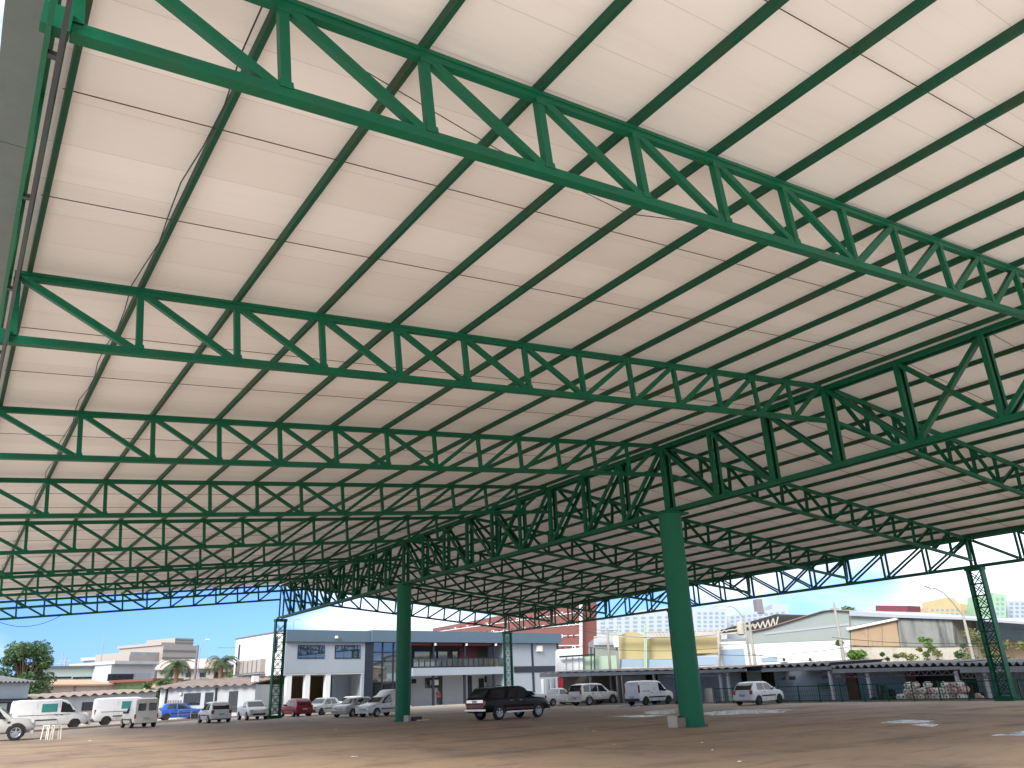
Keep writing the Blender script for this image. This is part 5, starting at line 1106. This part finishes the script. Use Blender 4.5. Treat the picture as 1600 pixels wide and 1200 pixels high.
def arm_lamp(label, u, v_top, depth, ua, va, z0):
    t, h = pole('street_lamp', label, 'street lamp', u, 1040, v_top, depth, .14, .09, z0=z0); w = wall_depth(depth); e = w.at(ua, va) - t.location; b0 = Vector((0, 0, h)); mid = b0.lerp(e, .55) + Vector((0, 0, .55))
    MB().tube([b0, b0.lerp(mid, .5) + Vector((0, 0, .12)), mid, mid.lerp(e, .6) + Vector((0, 0, .12)), e], .05, 6).build('arm', 'galv', t); d = (e - mid).normalized()
    MB().obox(e - Vector((0, .12, .06)), d * .55, (0, .25, 0), (0, 0, .14)).build('lamp_head', 'plastic_white', t, bevel=.03)
arm_lamp('arched street lamp left of the right lattice column', 1505, 962, 64, 1455, 919, -1)
arm_lamp('arched street lamp over the roof frame left of the white hall', 1163, 968, 78, 1135, 950, -.8)
pole('utility_pole', 'plain pole at the foot of the weedy bank left of the lattice column', 'utility pole', 1508, 1035, 975, 62, .13, .1, z0=-1)
# overhead wires
def wire(label, a, b, sag, r_=.02):
    (u0, v0, d0), (u1, v1, d1) = a, b; p, q = wall_depth(d0).at(u0, v0), wall_depth(d1).at(u1, v1); pts = []
    for i in range(13): t = i / 12; x = p.lerp(q, t); x.z -= sag * 4 * t * (1 - t); pts.append(x)
    tag(MB().tube(pts, r_, 4).build('overhead_wire', 'cable'), label, 'wire', 'overhead wires on the right')
wire('overhead wire from the leaning pole past the yellow hall at crossarm height', (900, 984, 90), (1120, 992, 80), .5); wire('overhead wire halfway up the yellow hall', (900, 1009, 86), (1130, 1012, 80), .4); wire('overhead wire crossing the white hall wall', (1120, 1023, 76), (1340, 1009, 66), .3); wire('second wire crossing low over the white hall wall', (1165, 1020, 75), (1345, 1030, 66), .35); wire('overhead wire across the stained warehouse wall', (1300, 996, 68), (1640, 998, 58), .4); wire('lower wire across the foot of the old warehouse', (1290, 1006, 68), (1640, 1004, 58), .3); wire('overhead wire towards the red apartment block', (880, 968, 95), (965, 985, 84), .4)
tag(MB().tube([wall_depth(110).at(340, 1012), wall_depth(82).at(372, 1012)], .02, 4).build('overhead_wire', 'cable'), 'wire running into the side of the office building', 'wire')

# ------------------------------------------------------------------ vegetation
def leaves(mb, centres, n, size, rnd):
    for i in range(n):
        c, r_ = rnd.choice(centres)
        while True:
            d = Vector((rnd.uniform(-1, 1), rnd.uniform(-1, 1), rnd.uniform(-1, 1)))
            if .25 < d.length < 1: break
        p = c + Vector((d.x * r_.x, d.y * r_.y, d.z * r_.z)); a = Vector((rnd.uniform(-1, 1), rnd.uniform(-1, 1), rnd.uniform(-.6, .6))).normalized(); b_ = a.cross(Vector((rnd.uniform(-1, 1), rnd.uniform(-1, 1), rnd.uniform(-1, 1)))).normalized()
        s = size * rnd.uniform(.6, 1.3); o = len(mb.v); mb.v += [tuple(p - a * s), tuple(p + b_ * s * .45), tuple(p + a * s), tuple(p - b_ * s * .45)]; mb.f.append((o, o + 1, o + 2, o + 3))
def tree(name, label, cat, base, height, crown, m_, n=2600, size=.3, seed=1, trunk=.22, clumps=16, low=.35):
    rnd = random.Random(seed); t = thing(name, label, cat, tuple(base)); tb = MB(); cs = []
    tb.tube([(0, 0, -.1), (.05, .02, height * .2), (-.05, .05, height * .45), (.05, 0, height * .75)], [trunk, trunk * .8, trunk * .55, trunk * .2], 8)
    for i in range(clumps):
        a = rnd.uniform(0, 6.28); zz_ = rnd.uniform(low, .93); rr_ = crown * (1 - abs(zz_ - .6) * 1.2) * rnd.uniform(.25, 1); c = Vector((rr_ * math.cos(a), rr_ * math.sin(a), zz_ * height)); q = rnd.uniform(.22, .42) * crown
        cs.append((c, Vector((q, q, q * .75)))); s0 = Vector((0, 0, height * rnd.uniform(.2, .5))); tb.tube([s0, s0.lerp(c, .5) + Vector((0, 0, .15)), c], [trunk * .4, trunk * .25, trunk * .08], 5)
    tb.build('trunk', 'bark', t); mb = MB(); leaves(mb, cs, n, size, rnd); mb.build('crown', m_, t); return t
def gpt(u, depth, z=0.): p = wall_depth(depth).at(u, 1070); return Vector((p.x, p.y, z))
tree('leafy_tree', 'big leafy tree rising above the roofs at the left', 'tree', gpt(34, 96), 9.2, 2.9, 'leaf', 10000, .21, 4, .26, 46, .34)
tree('leafy_tree', 'dark rounded tree behind the striped apartment house', 'tree', gpt(214, 175), 12.5, 3.4, 'leaf', 1600, .4, 5)
tree('leafy_tree', 'small tree above the pale green building', 'tree', gpt(136, 150), 9.0, 2.6, 'leaf', 900, .35, 6, .15, 12)
tree('leafy_tree', 'light green shrubby tree against the office side wall', 'tree', gpt(364, 105), 4.6, 1.9, 'leaf_bright', 1500, .22, 8, .12, 12, .2)
tree('leafy_tree', 'round green tree above the warehouse ridge', 'tree', gpt(1347, 150), 14.3, 2.6, 'leaf', 1800, .3, 9, .2, 18, .62)
tree('leafy_tree', 'low dark tree in front of the palm trunk at the left', 'tree', gpt(250, 100), 4.4, 2.0, 'leaf', 1100, .24, 17, .12, 12, .3)
tree('bush', 'bright green bush at the corner of the white hall', 'bush', Vector((46.6, wh.at(1346, 1040).y, -1)), 6.1, 1.5, 'leaf_bright', 2400, .2, 10, .08, 14, .3)
rnd = random.Random(12); i = 0
for u, h, m_, cr_, lab in ((1383, 4.8, 'leaf', .6, 'thin green weed stalks just right of the bright bush'), (1408, 4.5, 'leaf_dry', .8, 'small dry weed clump before the pale lower wall'), (1432, 5.0, 'leaf_dry', 1.0, 'dry yellow-green weed clump under the stained wall'), (1453, 5.8, 'leaf_bright', .9, 'tall green weed clump under the stained wall'), (1475, 5.1, 'leaf_dry', 1.0, 'spreading weed clump at the right end of the stained wall'),
        (1522, 5.9, 'leaf_dry', 1.8, 'wide overgrown scrub left of the lattice column'), (1548, 5.0, 'leaf_dry', 1.2, 'scrub behind the lattice column'), (1590, 6.0, 'leaf_dry', 2.0, 'overgrown scrub at the right edge of the photo'), (1508, 5.0, 'leaf', .9, 'darker green scrub by the plain pole')):
    i += 1; tree('weed_clump', lab, 'plant', Vector((45.6, Wall((45.6, 0), (-1, 0)).at(u, 1040).y, -1)), h, cr_, m_, 800, .15, 20 + i, .04, 12, .25)
bank = MB(); yb0, yb1 = wh.at(1505, 1050).y, wh.at(1340, 1050).y
def palm(label, u, depth, height, seed, m_='leaf_palm'):
    rnd = random.Random(seed); b0 = gpt(u, depth); t = thing('palm_tree', label, 'palm tree', tuple(b0)); MB().tube([(0, 0, -.1), (.04, 0, height * .5), (0, .05, height)], [.30, .22, .26], 10).build('trunk', 'palm_bark', t)
    mb = MB(); 
    for k in range(24):
        a = k * 2.4 + rnd.uniform(-.2, .2); el = rnd.uniform(-.2, 1.1); L_ = rnd.uniform(2.0, 2.7); d = Vector((math.cos(a), math.sin(a), 0)); s = Vector((-d.y, d.x, 0)); prev = Vector((0, 0, height)); p = prev.copy(); ang = el
        for j in range(9):
            step = L_ / 9; p = prev + d * math.cos(ang) * step + Vector((0, 0, math.sin(ang) * step)); ang -= .24
            mb.bar(prev, p, s, .03, .03); ll = .62 * math.sin((j + 1.2) / 10.5 * math.pi)
            for sg in (-1, 1):
                for q in (0, .5):
                    bq = prev.lerp(p, q); tip = bq + s * sg * ll + d * .2 - Vector((0, 0, ll * .45)); o = len(mb.v); wv = (p - prev).normalized() * .05; mb.v += [tuple(bq - wv), tuple(bq + wv), tuple(tip)]; mb.f.append((o, o + 1, o + 2))
            prev = p
    mb.build('crown', m_, t)
palm('palm tree with thick brown trunk before the striped apartment house', 274, 96, 5.6, 1); palm('palm tree nearest the office building, with an open crown', 343, 92, 5.5, 2); palm('low palm with drooping fronds between the two tall palms', 306, 98, 3.4, 3)

# ------------------------------------------------------------------ sky and sun
SUN_EL, SUN_AZ = 33.0, R(206)   # azimuth of the sun measured from +x, counter-clockwise
SKY_STRENGTH = .135
w = bpy.data.worlds.new('World'); scene.world = w; w.use_nodes = True; nt = w.node_tree; L = nt.links.new; bg = nt.nodes['Background']
sky = nt.nodes.new('ShaderNodeTexSky'); sky.sky_type = 'NISHITA'; sky.sun_disc = False; sky.sun_elevation = R(SUN_EL); sky.sun_rotation = math.pi / 2 - SUN_AZ; sky.air_density = 1.0; sky.dust_density = .6; sky.ozone_density = 2.0
tc = nt.nodes.new('ShaderNodeTexCoord'); sep = nt.nodes.new('ShaderNodeSeparateXYZ'); L(tc.outputs['Generated'], sep.inputs[0])
def mth(op, a, b_=None, clamp=False):
    k = nt.nodes.new('ShaderNodeMath'); k.operation = op; k.use_clamp = clamp
    for i, x in enumerate((a, b_)):
        if x is None: continue
        if isinstance(x, (int, float)): k.inputs[i].default_value = x
        else: L(x, k.inputs[i])
    return k.outputs[0]
mp = nt.nodes.new('ShaderNodeMapping'); mp.inputs['Scale'].default_value = (2.2, 2.2, 9.0); mp.inputs['Location'].default_value = (.3, 1.7, .2); L(tc.outputs['Generated'], mp.inputs[0])
nz = nt.nodes.new('ShaderNodeTexNoise'); nz.inputs['Scale'].default_value = 1.25; nz.inputs['Detail'].default_value = 9; nz.inputs['Roughness'].default_value = .52; nz.inputs['Distortion'].default_value = .3; L(mp.outputs[0], nz.inputs['Vector'])
def bank_(u, v, width, amount):
    d = ray(u, v).normalized(); vd = nt.nodes.new('ShaderNodeVectorMath'); vd.operation = 'DISTANCE'; L(tc.outputs['Generated'], vd.inputs[0]); vd.inputs[1].default_value = d
    r_ = nt.nodes.new('ShaderNodeMapRange'); r_.interpolation_type = 'SMOOTHSTEP'; r_.inputs['From Min'].default_value = 0; r_.inputs['From Max'].default_value = width; r_.inputs['To Min'].default_value = amount; r_.inputs['To Max'].default_value = 0; L(vd.outputs['Value'], r_.inputs['Value']); return r_.outputs['Result']
elev = nt.nodes.new('ShaderNodeMapRange'); elev.inputs['From Min'].default_value = .105; elev.inputs['From Max'].default_value = .14; elev.inputs['To Max'].default_value = .30; L(sep.outputs['Z'], elev.inputs['Value'])
mask = mth('ADD', nz.outputs['Fac'], elev.outputs['Result'])
for args in ((560, 985, .16, .22), (1600, 905, .14, .36), (1470, 905, .08, .16), (240, 1030, .26, -.24), (1320, 935, .09, .0), (1120, 930, .10, .12), (720, 965, .10, .10), (330, 925, .06, .12)): mask = mth('ADD', mask, bank_(*args))
mr = nt.nodes.new('ShaderNodeMapRange'); mr.interpolation_type = 'SMOOTHSTEP'; mr.inputs['From Min'].default_value = .47; mr.inputs['From Max'].default_value = .80; L(mask, mr.inputs['Value'])
shade = nt.nodes.new('ShaderNodeTexNoise'); shade.inputs['Scale'].default_value = 2.6; shade.inputs['Detail'].default_value = 7; L(mp.outputs[0], shade.inputs['Vector'])
cc = nt.nodes.new('ShaderNodeMix'); cc.data_type = 'RGBA'; cc.inputs['A'].default_value = (2.4, 3.0, 3.7, 1); cc.inputs['B'].default_value = (6.6, 6.7, 6.8, 1); L(shade.outputs['Fac'], cc.inputs['Factor'])
mix = nt.nodes.new('ShaderNodeMix'); mix.data_type = 'RGBA'; tint = nt.nodes.new('ShaderNodeMix'); tint.data_type = 'RGBA'; tint.blend_type = 'MULTIPLY'; tint.inputs['Factor'].default_value = 1; tint.inputs['B'].default_value = (.22, .355, .72, 1); L(sky.outputs[0], tint.inputs['A']); L(tint.outputs['Result'], mix.inputs['A']); L(cc.outputs['Result'], mix.inputs['B']); L(mr.outputs['Result'], mix.inputs['Factor'])
L(mix.outputs['Result'], bg.inputs['Color']); bg.inputs['Strength'].default_value = SKY_STRENGTH
sl = bpy.data.lights.new('sun', 'SUN'); sl.energy = 2.0; sl.angle = R(22); sl.color = (1, .95, .87); so = bpy.data.objects.new('sun', sl); COL.objects.link(so)
d = Vector((math.cos(SUN_AZ) * math.cos(R(SUN_EL)), math.sin(SUN_AZ) * math.cos(R(SUN_EL)), math.sin(R(SUN_EL)))); so.rotation_euler = d.to_track_quat('Z', 'Y').to_euler()
so.location = (-60, 0, 60)
scene.view_settings.view_transform = 'Standard'; scene.view_settings.look = 'None'; scene.view_settings.gamma = 1; scene.view_settings.exposure = 1.38
scene.cycles.max_bounces = 10; scene.cycles.diffuse_bounces = 6; scene.cycles.use_denoising = True
